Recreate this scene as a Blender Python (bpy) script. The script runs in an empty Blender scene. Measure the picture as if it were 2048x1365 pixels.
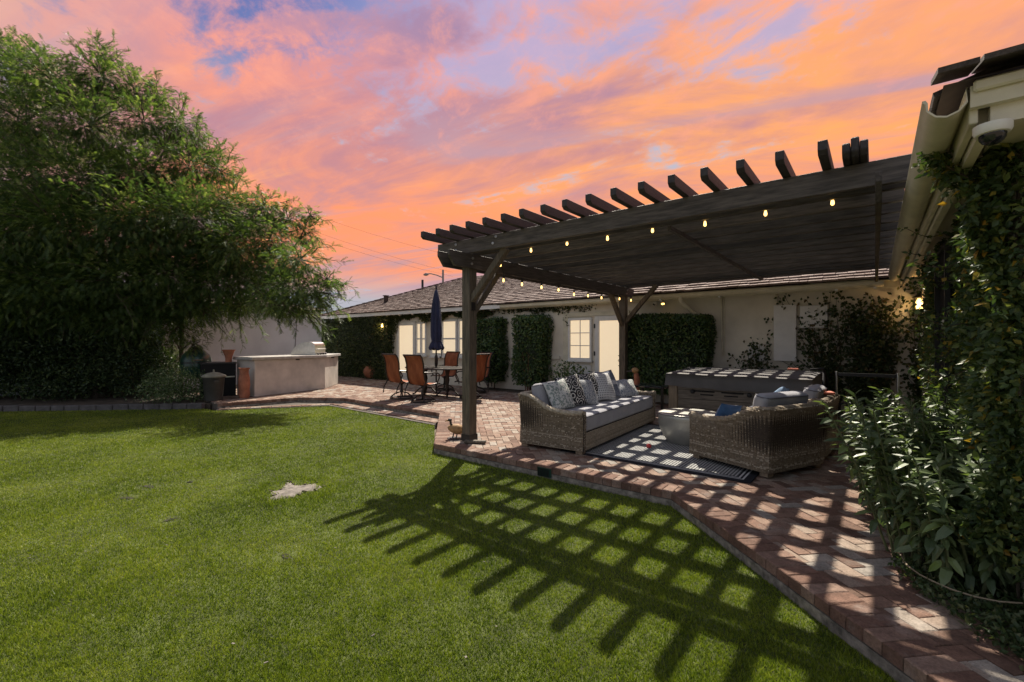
import bpy, bmesh, math, random
import numpy as np
from mathutils import Vector, Matrix, Euler
random.seed(7); RNG = np.random.default_rng(7)
S = bpy.context.scene
R = math.radians
PI = math.pi

# ------------------------------------------------------------------ camera
F, TH, EYE = 915.0, math.atan(726 / 915), 1.4
CT, ST = math.cos(TH), math.sin(TH)
cam = bpy.data.cameras.new('camera'); cam_o = bpy.data.objects.new('camera', cam)
S.collection.objects.link(cam_o); S.camera = cam_o
cam.sensor_width = 36; cam.lens = F / 2048 * 36; cam.clip_end = 2000; cam.clip_start = 0.05
cam.shift_y = 0.0007
cam_o.location = (0, 0, EYE); cam_o.rotation_euler = (PI / 2, 0, TH)

# ------------------------------------------------------------------ sun, view
SUN_DIR = Vector((-0.42, 0.707, 1.0)).normalized()
sun = bpy.data.lights.new('sun', 'SUN'); sun.energy = 5.0; sun.angle = R(0.55); sun.color = (1.0, 0.91, 0.77)
sun_o = bpy.data.objects.new('sun', sun); S.collection.objects.link(sun_o)
sun_o.rotation_euler = (-SUN_DIR).to_track_quat('-Z', 'Y').to_euler()
S.view_settings.view_transform = 'Standard'; S.view_settings.look = 'None'
S.view_settings.exposure = 0.74; S.view_settings.gamma = 1.0
S.cycles.use_denoising = True
S.cycles.max_bounces = 6; S.cycles.diffuse_bounces = 3; S.cycles.transparent_max_bounces = 6

# ------------------------------------------------------------------ node helper
class NT:
    def __init__(s, tree): s.t = tree; s.t.nodes.clear()
    def n(s, kind, props=None, **inp):
        nd = s.t.nodes.new('ShaderNode' + kind)
        for k, v in (props or {}).items(): setattr(nd, k, v)
        for k, v in inp.items(): s.set(nd, k, v)
        return nd
    def set(s, nd, k, v):
        key = int(k[1:]) if k[0] == 'i' and k[1:].isdigit() else k.replace('_', ' ')
        sock = nd.inputs[key]
        if hasattr(v, 'is_linked') or isinstance(v, bpy.types.NodeSocket): s.t.links.new(v, sock)
        else:
            if isinstance(v, (tuple, list)) and sock.type == 'RGBA' and len(v) == 3: v = (*v, 1)
            sock.default_value = v
    def m(s, op, a, b=0.0, c=None):
        nd = s.n('Math', {'operation': op}, i0=a, i1=b)
        if c is not None: s.set(nd, 'i2', c)
        return nd.outputs[0]
    def vm(s, op, a, b=(0, 0, 0)):
        nd = s.n('VectorMath', {'operation': op}, i0=a, i1=b)
        return nd.outputs['Value'] if op in ('DOT_PRODUCT', 'LENGTH') else nd.outputs[0]
    def noise(s, vec, scale, detail=4, rough=0.55, dist=0.0):
        return s.n('TexNoise', Vector=vec, Scale=scale, Detail=detail, Roughness=rough, Distortion=dist).outputs['Fac']
    def ramp(s, fac, stops, interp='LINEAR'):
        nd = s.n('ValToRGB', Fac=fac); cr = nd.color_ramp; cr.interpolation = interp
        while len(cr.elements) < len(stops): cr.elements.new(0.5)
        for e, (p, c) in zip(cr.elements, stops):
            e.position = p; e.color = (*c, 1) if len(c) == 3 else c
        return nd.outputs[0]
    def mix(s, f, a, b, blend='MIX'):
        nd = s.n('Mix', {'data_type': 'RGBA', 'blend_type': blend}); nd.clamp_factor = True
        s.set(nd, 'i0', f); s.set(nd, 'i6', a); s.set(nd, 'i7', b)
        return nd.outputs[2]
    def ss(s, x, a, b):
        return s.n('MapRange', {'interpolation_type': 'SMOOTHSTEP'}, Value=x, From_Min=a, From_Max=b).outputs[0]

# ------------------------------------------------------------------ world: clouded sunset over a day-blue sky
W = bpy.data.worlds.new('World'); S.world = W; W.use_nodes = True
w = NT(W.node_tree)
dirv = w.n('TexCoord').outputs['Generated']
sep = w.n('SeparateXYZ', Vector=dirv)
dz = w.m('MAXIMUM', sep.outputs[2], 0.0)
den = w.m('ADD', dz, 0.11)
px = w.m('DIVIDE', sep.outputs[0], den); py = w.m('DIVIDE', sep.outputs[1], den)
# cloud decks drift across the view: stretch along the horizon direction of the sunset
fx, fy = -math.sin(TH - 0.45), math.cos(TH - 0.45)     # sunset azimuth
along = w.m('ADD', w.m('MULTIPLY', px, fx), w.m('MULTIPLY', py, fy))
across = w.m('ADD', w.m('MULTIPLY', px, fy), w.m('MULTIPLY', py, -fx))
deck = w.n('CombineXYZ', X=w.m('MULTIPLY', across, 0.45), Y=along, Z=3.7).outputs[0]
deck2 = w.n('CombineXYZ', X=across, Y=w.m('ADD', along, w.m('MULTIPLY', across, 0.25)), Z=9.1).outputs[0]
n_big = w.noise(deck, 0.85, 5, 0.55, 0.5)
n_med = w.noise(deck, 2.1, 7, 0.6, 0.7)
n_fine = w.noise(deck2, 5.5, 8, 0.66, 0.3)
sky = w.n('TexSky', {'sky_type': 'NISHITA', 'sun_disc': False, 'sun_elevation': math.asin(SUN_DIR.z),
          'sun_rotation': math.atan2(SUN_DIR.x, SUN_DIR.y), 'air_density': 1.0, 'dust_density': 0.3, 'ozone_density': 2.0})
blue = w.mix(1.0, sky.outputs[0], (0.010, 0.034, 0.056), 'MULTIPLY')
hd = w.n('CombineXYZ', X=fx, Y=fy, Z=0.0).outputs[0]
toward = w.vm('DOT_PRODUCT', dirv, hd)
warm = w.ss(toward, -0.10, 0.50)
lit = w.ramp(dz, [(0.02, (0.22, 0.27, 0.33)), (0.085, (0.30, 0.30, 0.33)), (0.15, (0.62, 0.215, 0.115)), (0.26, (0.66, 0.215, 0.100)), (0.36, (0.66, 0.235, 0.120)),
                  (0.48, (0.58, 0.215, 0.165)), (0.60, (0.46, 0.235, 0.265)), (0.8, (0.33, 0.29, 0.35))])
gold = w.mix(w.m('MULTIPLY', w.ss(toward, 0.66, 0.95), w.ss(dz, 0.2, 0.40)), lit, (0.68, 0.275, 0.085))
lav = w.ramp(dz, [(0.03, (0.25, 0.31, 0.38)), (0.15, (0.34, 0.21, 0.23)), (0.35, (0.31, 0.155, 0.195)), (0.6, (0.21, 0.155, 0.265)), (0.8, (0.26, 0.26, 0.33))])
shade_f = w.ss(w.m('ADD', w.m('MULTIPLY', n_big, 0.55), w.m('MULTIPLY', n_med, 0.45)), 0.45, 0.61)
cl = w.mix(w.m('MULTIPLY', shade_f, 0.9), gold, lav)
# long low streaks parallel to the horizon
streak = w.n('CombineXYZ', X=w.m('MULTIPLY', across, 0.20), Y=w.m('MULTIPLY', along, 1.25), Z=1.9).outputs[0]
n_str = w.noise(streak, 1.15, 7, 0.62, 0.9)
low = w.m('MULTIPLY', w.ss(dz, 0.06, 0.14), w.m('SUBTRACT', 1.0, w.ss(dz, 0.36, 0.52)))
cl = w.mix(w.m('MULTIPLY', w.m('MULTIPLY', w.ss(n_str, 0.49, 0.60), low), 0.85), cl, (0.33, 0.21, 0.25))
cl = w.mix(w.m('MULTIPLY', w.m('MULTIPLY', w.ss(n_str, 0.43, 0.30), low), 0.85), cl, (0.69, 0.295, 0.115))
pinkf = w.m('MULTIPLY', w.ss(n_fine, 0.50, 0.70), w.ss(dz, 0.2, 0.5))
cl = w.mix(w.m('MULTIPLY', pinkf, 0.55), cl, (0.62, 0.25, 0.18))
cool = w.mix(1.0, (0.345, 0.36, 0.40), w.mix(n_med, (0.5, 0.55, 0.65), (1.2, 1.15, 1.1)), 'MULTIPLY')
cl = w.mix(warm, cool, cl)
gap_n = w.m('ADD', w.m('MULTIPLY', n_med, 0.6), w.m('MULTIPLY', n_fine, 0.4))
gap = w.ss(w.m('SUBTRACT', gap_n, w.m('MULTIPLY', w.ss(dz, 0.35, 0.65), 0.085)), 0.445, 0.325)
gap = w.m('MULTIPLY', gap, 0.85)
gap = w.m('MAXIMUM', gap, w.m('MULTIPLY', w.m('MULTIPLY', w.ss(n_str, 0.60, 0.70), low), 0.7))
lilac = w.mix(n_fine, (0.20, 0.23, 0.40), (0.40, 0.30, 0.42))
bl2 = w.mix(w.ss(toward, 0.50, 0.72), blue, lilac)
pale = w.mix(w.ss(dz, 0.30, 0.55), (0.27, 0.33, 0.42), bl2)
col = w.mix(gap, cl, pale)
bg = w.n('Background', Color=col, Strength=1.0)
out = w.n('OutputWorld'); w.t.links.new(bg.outputs[0], out.inputs[0])

# ------------------------------------------------------------------ pixel rays of the survey -> world points
def gp(x, y, z=0.0):
    d = F * (EYE - z) / (y - 684); r = (x - 1024) / F * d
    return Vector((CT * r - ST * d, ST * r + CT * d, z))
def at(x, y, d):
    r = (x - 1024) / F * d
    return Vector((CT * r - ST * d, ST * r + CT * d, EYE + (684 - y) / F * d))
def aY(x, y, Y):
    k = (x - 1024) / F; d = Y / (ST * k + CT)
    return Vector((d * (CT * k - ST), Y, EYE + (684 - y) / F * d))
def aX(x, y, X):
    k = (x - 1024) / F; d = X / (CT * k - ST)
    return Vector((X, d * (ST * k + CT), EYE + (684 - y) / F * d))
def pix(p):
    d = -ST * p[0] + CT * p[1]; r = CT * p[0] + ST * p[1]
    return (1024 + F * r / d, 684 + F * (EYE - p[2]) / d, d) if d > 0.1 else (-9e9, 0, d)

# ------------------------------------------------------------------ materials
M = {}
def mat(name, col, rough=0.7, var=0.25, scale=8.0, bump=0.0, bscale=40.0, metal=0.0, spec=0.4, col2=None, emit=None, estr=0.0, stretch=None, coat=0.0, sheen=0.0, detail=5, orand=0.0):
    m = bpy.data.materials.new(name); m.use_nodes = True; t = NT(m.node_tree)
    tc = t.n('TexCoord').outputs['Object']
    if stretch: tc = t.vm('MULTIPLY', tc, stretch)
    nz = t.noise(tc, scale, detail, 0.6)
    c2 = col2 or tuple(c * (1 - var) for c in col)
    c1 = col if col2 else tuple(min(1, c * (1 + var)) for c in col)
    c = t.ramp(nz, [(0.32, c2), (0.68, c1)])
    if orand:
        c = t.mix(1.0, c, t.ramp(t.n('ObjectInfo').outputs['Random'], [(0.0, (1 - orand,) * 3), (1.0, (1 + orand, 1 + orand * .9, 1 + orand * .8))]), 'MULTIPLY')
    b = t.n('BsdfPrincipled', Base_Color=c, Roughness=rough, Metallic=metal, Specular_IOR_Level=spec)
    if coat: t.set(b, 'Coat_Weight', coat)
    if sheen: t.set(b, 'Sheen_Weight', sheen)
    if emit: t.set(b, 'Emission_Color', emit); t.set(b, 'Emission_Strength', estr)
    if bump:
        bz = t.noise(tc, bscale, 6, 0.65)
        bn = t.n('Bump', Height=bz, Strength=bump, Distance=0.01); t.t.links.new(bn.outputs[0], b.inputs['Normal'])
    o = t.n('OutputMaterial'); t.t.links.new(b.outputs[0], o.inputs[0])
    M[name] = m; return m
def leaf_mat(name, stops, trans=0.35, rough=0.45, spec=0.35, tcol=(1.15, 1.25, 0.55)):
    m = bpy.data.materials.new(name); m.use_nodes = True; t = NT(m.node_tree)
    v = t.n('Attribute', {'attribute_name': 'v'}).outputs['Fac']
    rnd = t.n('ObjectInfo').outputs['Random']
    f = t.m('FRACT', t.m('ADD', v, t.m('MULTIPLY', rnd, 0.999)))
    c = t.ramp(f, stops)
    b = t.n('BsdfPrincipled', Base_Color=c, Roughness=rough, Specular_IOR_Level=spec)
    tr = t.n('BsdfTranslucent', Color=t.mix(1.0, c, tcol, 'MULTIPLY'))
    mx = t.n('MixShader', Fac=trans); t.t.links.new(b.outputs[0], mx.inputs[1]); t.t.links.new(tr.outputs[0], mx.inputs[2])
    o = t.n('OutputMaterial'); t.t.links.new(mx.outputs[0], o.inputs[0])
    M[name] = m; return m
def pat_mat(name, fn, rough=0.8, sheen=0.0, spec=0.3, metal=0.0):
    m = bpy.data.materials.new(name); m.use_nodes = True; t = NT(m.node_tree)
    uv = t.n('UVMap').outputs[0]
    c, h, hs = fn(t, uv)
    b = t.n('BsdfPrincipled', Base_Color=c, Roughness=rough, Specular_IOR_Level=spec, Metallic=metal)
    if h is not None:
        bn = t.n('Bump', Height=h, Strength=hs, Distance=0.006); t.t.links.new(bn.outputs[0], b.inputs['Normal'])
    o = t.n('OutputMaterial'); t.t.links.new(b.outputs[0], o.inputs[0])
    M[name] = m; return m

mat('stucco', (0.70, 0.65, 0.55), 0.9, 0.13, 1.3, 0.35, 60)
mat('cream_paint', (0.62, 0.58, 0.45), 0.6, 0.12, 5, 0.1, 50)
mat('white_paint', (0.72, 0.71, 0.68), 0.5, 0.06, 6, 0.05, 50)
mat('white_stucco', (0.58, 0.61, 0.64), 0.9, 0.13, 0.9, 0.3, 70)
mat('kitchen_stucco', (0.50, 0.45, 0.40), 0.9, 0.22, 1.7, 0.5, 70)
mat('concrete', (0.40, 0.38, 0.35), 0.85, 0.2, 7, 0.4, 50)
mat('curb_concrete', (0.20, 0.175, 0.145), 0.9, 0.6, 16, 0.8, 40)
mat('stain_wood', (0.060, 0.052, 0.050), 0.6, 0.45, 5, 0.5, 30, stretch=(8, 0.7, 8), col2=(0.026, 0.024, 0.027))
mat('post_wood', (0.110, 0.088, 0.063), 0.65, 0.5, 6, 0.5, 30, stretch=(7, 7, 0.7))
mat('beam_wood', (0.074, 0.064, 0.056), 0.6, 0.5, 6, 0.5, 30, stretch=(0.7, 7, 7), orand=0.42)
mat('side_wood', (0.070, 0.058, 0.048), 0.6, 0.5, 6, 0.5, 30, stretch=(7, 0.7, 7))
mat('bolt_metal', (0.5, 0.5, 0.5), 0.35, 0.1, 20, metal=0.9)
mat('black_metal', (0.015, 0.015, 0.016), 0.4, 0.3, 20, 0.1, 60)
mat('bronze_metal', (0.028, 0.022, 0.018), 0.38, 0.3, 20, 0.1, 60, metal=0.3)
mat('steel', (0.55, 0.55, 0.53), 0.3, 0.1, 12, 0.05, 80, metal=1.0)
mat('soil', (0.075, 0.058, 0.042), 0.95, 0.5, 6, 1.0, 25)
mat('sand', (0.18, 0.158, 0.138), 0.95, 0.5, 14, 0.6, 40)
mat('ground_dirt', (0.16, 0.13, 0.09), 0.95, 0.3, 0.5, 0.3, 20)
mat('turf_base', (0.065, 0.08, 0.02), 0.95, 0.5, 5, 0.8, 60)
mat('joint_sand', (0.10, 0.085, 0.07), 0.95, 0.4, 12, 0.5, 80)
mat('roof_under', (0.05, 0.035, 0.03), 0.9, 0.3, 6)
mat('grey_cushion', (0.30, 0.30, 0.33), 0.9, 0.12, 5, 0.3, 250, sheen=0.3)
mat('cushion_piping', (0.12, 0.12, 0.14), 0.9, 0.1)
mat('blue_fabric', (0.03, 0.09, 0.20), 0.85, 0.2, 9, 0.3, 200, sheen=0.3)
mat('navy_fabric', (0.016, 0.022, 0.060), 0.85, 0.25, 6, 0.3, 120, sheen=0.2)
mat('vinyl_cover', (0.105, 0.098, 0.095), 0.75, 0.15, 4, 0.3, 120)
mat('spa_wood', (0.15, 0.122, 0.095), 0.6, 0.35, 5, 0.3, 30, stretch=(1, 8, 8))
mat('spa_trim', (0.22, 0.165, 0.11), 0.6, 0.3, 5, 0.3, 30, stretch=(8, 8, 1))
mat('plate', (0.52, 0.44, 0.27), 0.5, 0.05)
mat('ink', (0.02, 0.02, 0.02), 0.6, 0.05)
mat('hammered', (0.46, 0.45, 0.41), 0.36, 0.12, 6, metal=0.5)
mat('terracotta', (0.33, 0.13, 0.075), 0.85, 0.3, 7, 0.3, 50)
mat('egg_green', (0.018, 0.055, 0.040), 0.3, 0.3, 40, 0.25, 60, coat=0.3)
mat('bin_plastic', (0.05, 0.048, 0.042), 0.55, 0.2, 6)
mat('bin_lid', (0.22, 0.21, 0.16), 0.55, 0.2, 6)
mat('rubber_red', (0.55, 0.05, 0.05), 0.5, 0.1)
mat('salmon_cloth', (0.62, 0.20, 0.13), 0.8, 0.2)
mat('bird_body', (0.34, 0.20, 0.09), 0.7, 0.4, 30)
mat('bird_dark', (0.04, 0.035, 0.03), 0.6, 0.3)
mat('bark', (0.075, 0.058, 0.042), 0.95, 0.4, 9, 1.0, 30, stretch=(3, 3, 0.6))
mat('pale_bark', (0.17, 0.15, 0.11), 0.95, 0.3, 9, 0.8, 30, stretch=(3, 3, 0.6))
mat('river_rock', (0.09, 0.085, 0.085), 0.7, 0.4, 4, 0.3, 30)
mat('hose', (0.24, 0.19, 0.125), 0.7, 0.2)
mat('green_stem', (0.09, 0.105, 0.045), 0.7, 0.3)
mat('cable', (0.012, 0.012, 0.012), 0.6, 0.1)
mat('wire', (0.05, 0.04, 0.045), 0.6, 0.1)
mat('dead_twig', (0.17, 0.075, 0.05), 0.9, 0.4, 10)
mat('pane_lit', (0.75, 0.62, 0.42), 0.4, 0.06, 1.2, emit=(1.0, 0.80, 0.55), estr=0.37)
mat('pane_blind', (0.75, 0.62, 0.42), 0.4, 0.06, 1.2, emit=(1.0, 0.79, 0.53), estr=0.40)
mat('bulb_glow', (1, 0.8, 0.5), 0.3, 0.0, emit=(1.0, 0.58, 0.17), estr=2.4)
mat('lamp_glow', (1, 0.8, 0.5), 0.3, 0.0, emit=(1.0, 0.60, 0.16), estr=2.6)
mat('dark_glass', (0.012, 0.014, 0.018), 0.08, 0.1, spec=0.6)
mat('white_plastic', (0.70, 0.69, 0.64), 0.45, 0.08, 8)
mat('black_void', (0.006, 0.006, 0.006), 0.8, 0.2)
mat('stone_block', (0.10, 0.093, 0.090), 0.9, 0.35, 6, 0.7, 30)
mat('shadow_wood', (0.03, 0.026, 0.024), 0.7, 0.3, 6)
mat('grey_pole', (0.20, 0.19, 0.19), 0.5, 0.1)

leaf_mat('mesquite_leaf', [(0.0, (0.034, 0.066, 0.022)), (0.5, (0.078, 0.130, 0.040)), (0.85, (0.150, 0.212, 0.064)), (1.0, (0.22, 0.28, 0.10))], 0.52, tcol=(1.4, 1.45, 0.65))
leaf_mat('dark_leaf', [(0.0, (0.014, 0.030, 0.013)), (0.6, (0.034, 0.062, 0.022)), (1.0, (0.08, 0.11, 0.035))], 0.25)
leaf_mat('hedge_leaf', [(0.0, (0.022, 0.048, 0.018)), (0.6, (0.060, 0.115, 0.034)), (0.92, (0.12, 0.18, 0.055)), (1.0, (0.16, 0.15, 0.04))], 0.25, 0.35, 0.5)
leaf_mat('ivy_leaf', [(0.0, (0.022, 0.036, 0.014)), (0.6, (0.052, 0.074, 0.024)), (0.93, (0.10, 0.12, 0.04)), (1.0, (0.15, 0.11, 0.04))], 0.25)
leaf_mat('wall_vine_leaf', [(0.0, (0.026, 0.045, 0.018)), (0.7, (0.060, 0.092, 0.03)), (1.0, (0.13, 0.09, 0.04))], 0.3)
leaf_mat('creeper_leaf', [(0.0, (0.034, 0.062, 0.026)), (0.55, (0.075, 0.118, 0.038)), (0.93, (0.15, 0.18, 0.05)), (0.975, (0.30, 0.24, 0.04)), (1.0, (0.42, 0.22, 0.03))], 0.35)
leaf_mat('lance_leaf', [(0.0, (0.055, 0.088, 0.042)), (0.5, (0.105, 0.148, 0.068)), (0.88, (0.165, 0.215, 0.085)), (1.0, (0.20, 0.30, 0.07))], 0.30, 0.42, 0.5)
leaf_mat('cover_leaf', [(0.0, (0.03, 0.055, 0.02)), (0.7, (0.06, 0.09, 0.03)), (1.0, (0.14, 0.15, 0.07))], 0.3)
leaf_mat('rose_leaf', [(0.0, (0.04, 0.08, 0.03)), (0.7, (0.11, 0.17, 0.065)), (1.0, (0.32, 0.36, 0.22))], 0.35)

def grass_mat():
    m = bpy.data.materials.new('grass_blade'); m.use_nodes = True; t = NT(m.node_tree)
    v = t.n('Attribute', {'attribute_name': 'v'}).outputs['Fac']
    pos = t.n('NewGeometry').outputs['Position']
    big = t.noise(pos, 0.9, 4, 0.55)
    big = t.m('ADD', t.m('MULTIPLY', big, .6), t.m('MULTIPLY', t.noise(pos, 14.0, 3, .6), .4))
    c = t.ramp(t.m('ADD', t.m('MULTIPLY', v, 0.75), t.m('MULTIPLY', t.m('SUBTRACT', big, 0.5), 1.8)),
               [(0.0, (0.048, 0.082, 0.009)), (0.35, (0.160, 0.215, 0.017)), (0.7, (0.262, 0.305, 0.030)), (1.0, (0.40, 0.39, 0.10))])
    b = t.n('BsdfPrincipled', Base_Color=c, Roughness=0.5, Specular_IOR_Level=0.3)
    tr = t.n('BsdfTranslucent', Color=t.mix(1.0, c, (1.1, 1.2, 0.6), 'MULTIPLY'))
    mx = t.n('MixShader', Fac=0.35); t.t.links.new(b.outputs[0], mx.inputs[1]); t.t.links.new(tr.outputs[0], mx.inputs[2])
    o = t.n('OutputMaterial'); t.t.links.new(mx.outputs[0], o.inputs[0]); M['grass_blade'] = m
grass_mat()

def piece_mat(name, stops, rough=0.85, nscale=14, bump=0.5, wear=0.35, wearcol=(0.42, 0.38, 0.34)):
    """bricks and shingles: colour by piece (object random + attribute v), mottled, worn"""
    m = bpy.data.materials.new(name); m.use_nodes = True; t = NT(m.node_tree)
    v = t.n('Attribute', {'attribute_name': 'v'}).outputs['Fac']
    f = t.m('FRACT', t.m('ADD', v, t.m('MULTIPLY', t.n('ObjectInfo').outputs['Random'], 0.999)))
    c = t.ramp(f, stops)
    pos = t.n('NewGeometry').outputs['Position']
    n1 = t.noise(pos, nscale, 6, 0.65)
    c = t.mix(1.0, c, t.ramp(n1, [(0.3, (0.68, 0.68, 0.68)), (0.7, (1.25, 1.25, 1.25))]), 'MULTIPLY')
    c = t.mix(1.0, c, t.ramp(t.noise(pos, nscale * 6, 4, 0.7), [(0.28, (0.62, 0.62, 0.62)), (0.55, (1.05, 1.05, 1.05)), (0.8, (1.3, 1.3, 1.3))]), 'MULTIPLY')
    n2 = t.noise(pos, 2.6, 6, 0.7)
    c = t.mix(t.m('MULTIPLY', t.ss(n2, 0.52, 0.70), wear), c, wearcol)
    b = t.n('BsdfPrincipled', Base_Color=c, Roughness=rough, Specular_IOR_Level=0.3)
    bn = t.n('Bump', Height=t.noise(pos, 70, 5, 0.7), Strength=bump, Distance=0.009); t.t.links.new(bn.outputs[0], b.inputs['Normal'])
    o = t.n('OutputMaterial'); t.t.links.new(b.outputs[0], o.inputs[0]); M[name] = m
piece_mat('brick', [(0.0, (0.130, 0.078, 0.056)), (0.3, (0.205, 0.118, 0.084)), (0.6, (0.275, 0.185, 0.138)), (0.82, (0.33, 0.255, 0.20)), (0.93, (0.36, 0.315, 0.265)), (1.0, (0.24, 0.215, 0.19))], bump=0.9)
piece_mat('edge_brick', [(0.0, (0.130, 0.074, 0.054)), (0.5, (0.200, 0.112, 0.080)), (1.0, (0.27, 0.185, 0.142))], wear=0.35, bump=0.9)
piece_mat('shake', [(0.0, (0.15, 0.10, 0.085)), (0.5, (0.24, 0.175, 0.15)), (1.0, (0.33, 0.26, 0.23))], nscale=9, wear=0.3, wearcol=(0.34, 0.30, 0.28))
piece_mat('dark_shake', [(0.0, (0.035, 0.030, 0.030)), (1.0, (0.08, 0.065, 0.06))], nscale=9, wear=0.1)
piece_mat('wicker', [(0.0, (0.17, 0.127, 0.082)), (0.4, (0.285, 0.23, 0.165)), (0.8, (0.385, 0.325, 0.245)), (1.0, (0.46, 0.40, 0.31))], nscale=30, bump=0.15, wear=0.15)
mat('wicker_core', (0.045, 0.034, 0.024), 0.9, 0.3, 30)
# ------------------------------------------------------------------ mesh helpers
OFF = {}
def link(o, parent=None):
    S.collection.objects.link(o)
    if parent is not None: o.parent = parent
    return o
def tag(o, label=None, cat=None, group=None, kind=None):
    if label: o['label'] = label
    if cat: o['category'] = cat
    if group: o['group'] = group
    if kind: o['kind'] = kind
    return o
def thing(name, loc, label, cat, group=None, rz=0.0):
    o = bpy.data.objects.new(name, None); o.empty_display_size = 0.1
    link(o); o.location = loc; o.rotation_euler = (0, 0, rz)
    OFF[o.name] = Vector(loc)
    return tag(o, label, cat, group)
def obj_from(me, name, material=None, parent=None, kind=None):
    o = bpy.data.objects.new(name, me)
    if material is not None and not me.materials: me.materials.append(M[material])
    link(o, parent)
    OFF[o.name] = OFF.get(parent.name, Vector()) if parent is not None else Vector()
    if kind: o['kind'] = kind
    return o
def np_mesh(name, V, Fc, v=None, uv=None, smooth=False):
    V = np.asarray(V, dtype=np.float32); Fc = np.asarray(Fc, dtype=np.int32)
    me = bpy.data.meshes.new(name)
    me.vertices.add(len(V)); me.vertices.foreach_set('co', V.ravel())
    k = Fc.shape[1]
    me.loops.add(Fc.size); me.loops.foreach_set('vertex_index', Fc.ravel())
    me.polygons.add(len(Fc)); me.polygons.foreach_set('loop_start', np.arange(0, Fc.size, k, dtype=np.int32))
    me.polygons.foreach_set('use_smooth', np.full(len(Fc), bool(smooth)))
    if uv is not None:
        l = me.uv_layers.new(name='UVMap'); l.data.foreach_set('uv', np.asarray(uv, dtype=np.float32)[Fc.ravel()].ravel())
    me.update(calc_edges=True)
    if v is not None:
        a = me.attributes.new('v', 'FLOAT', 'POINT'); a.data.foreach_set('value', np.asarray(v, dtype=np.float32))
    return me

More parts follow.
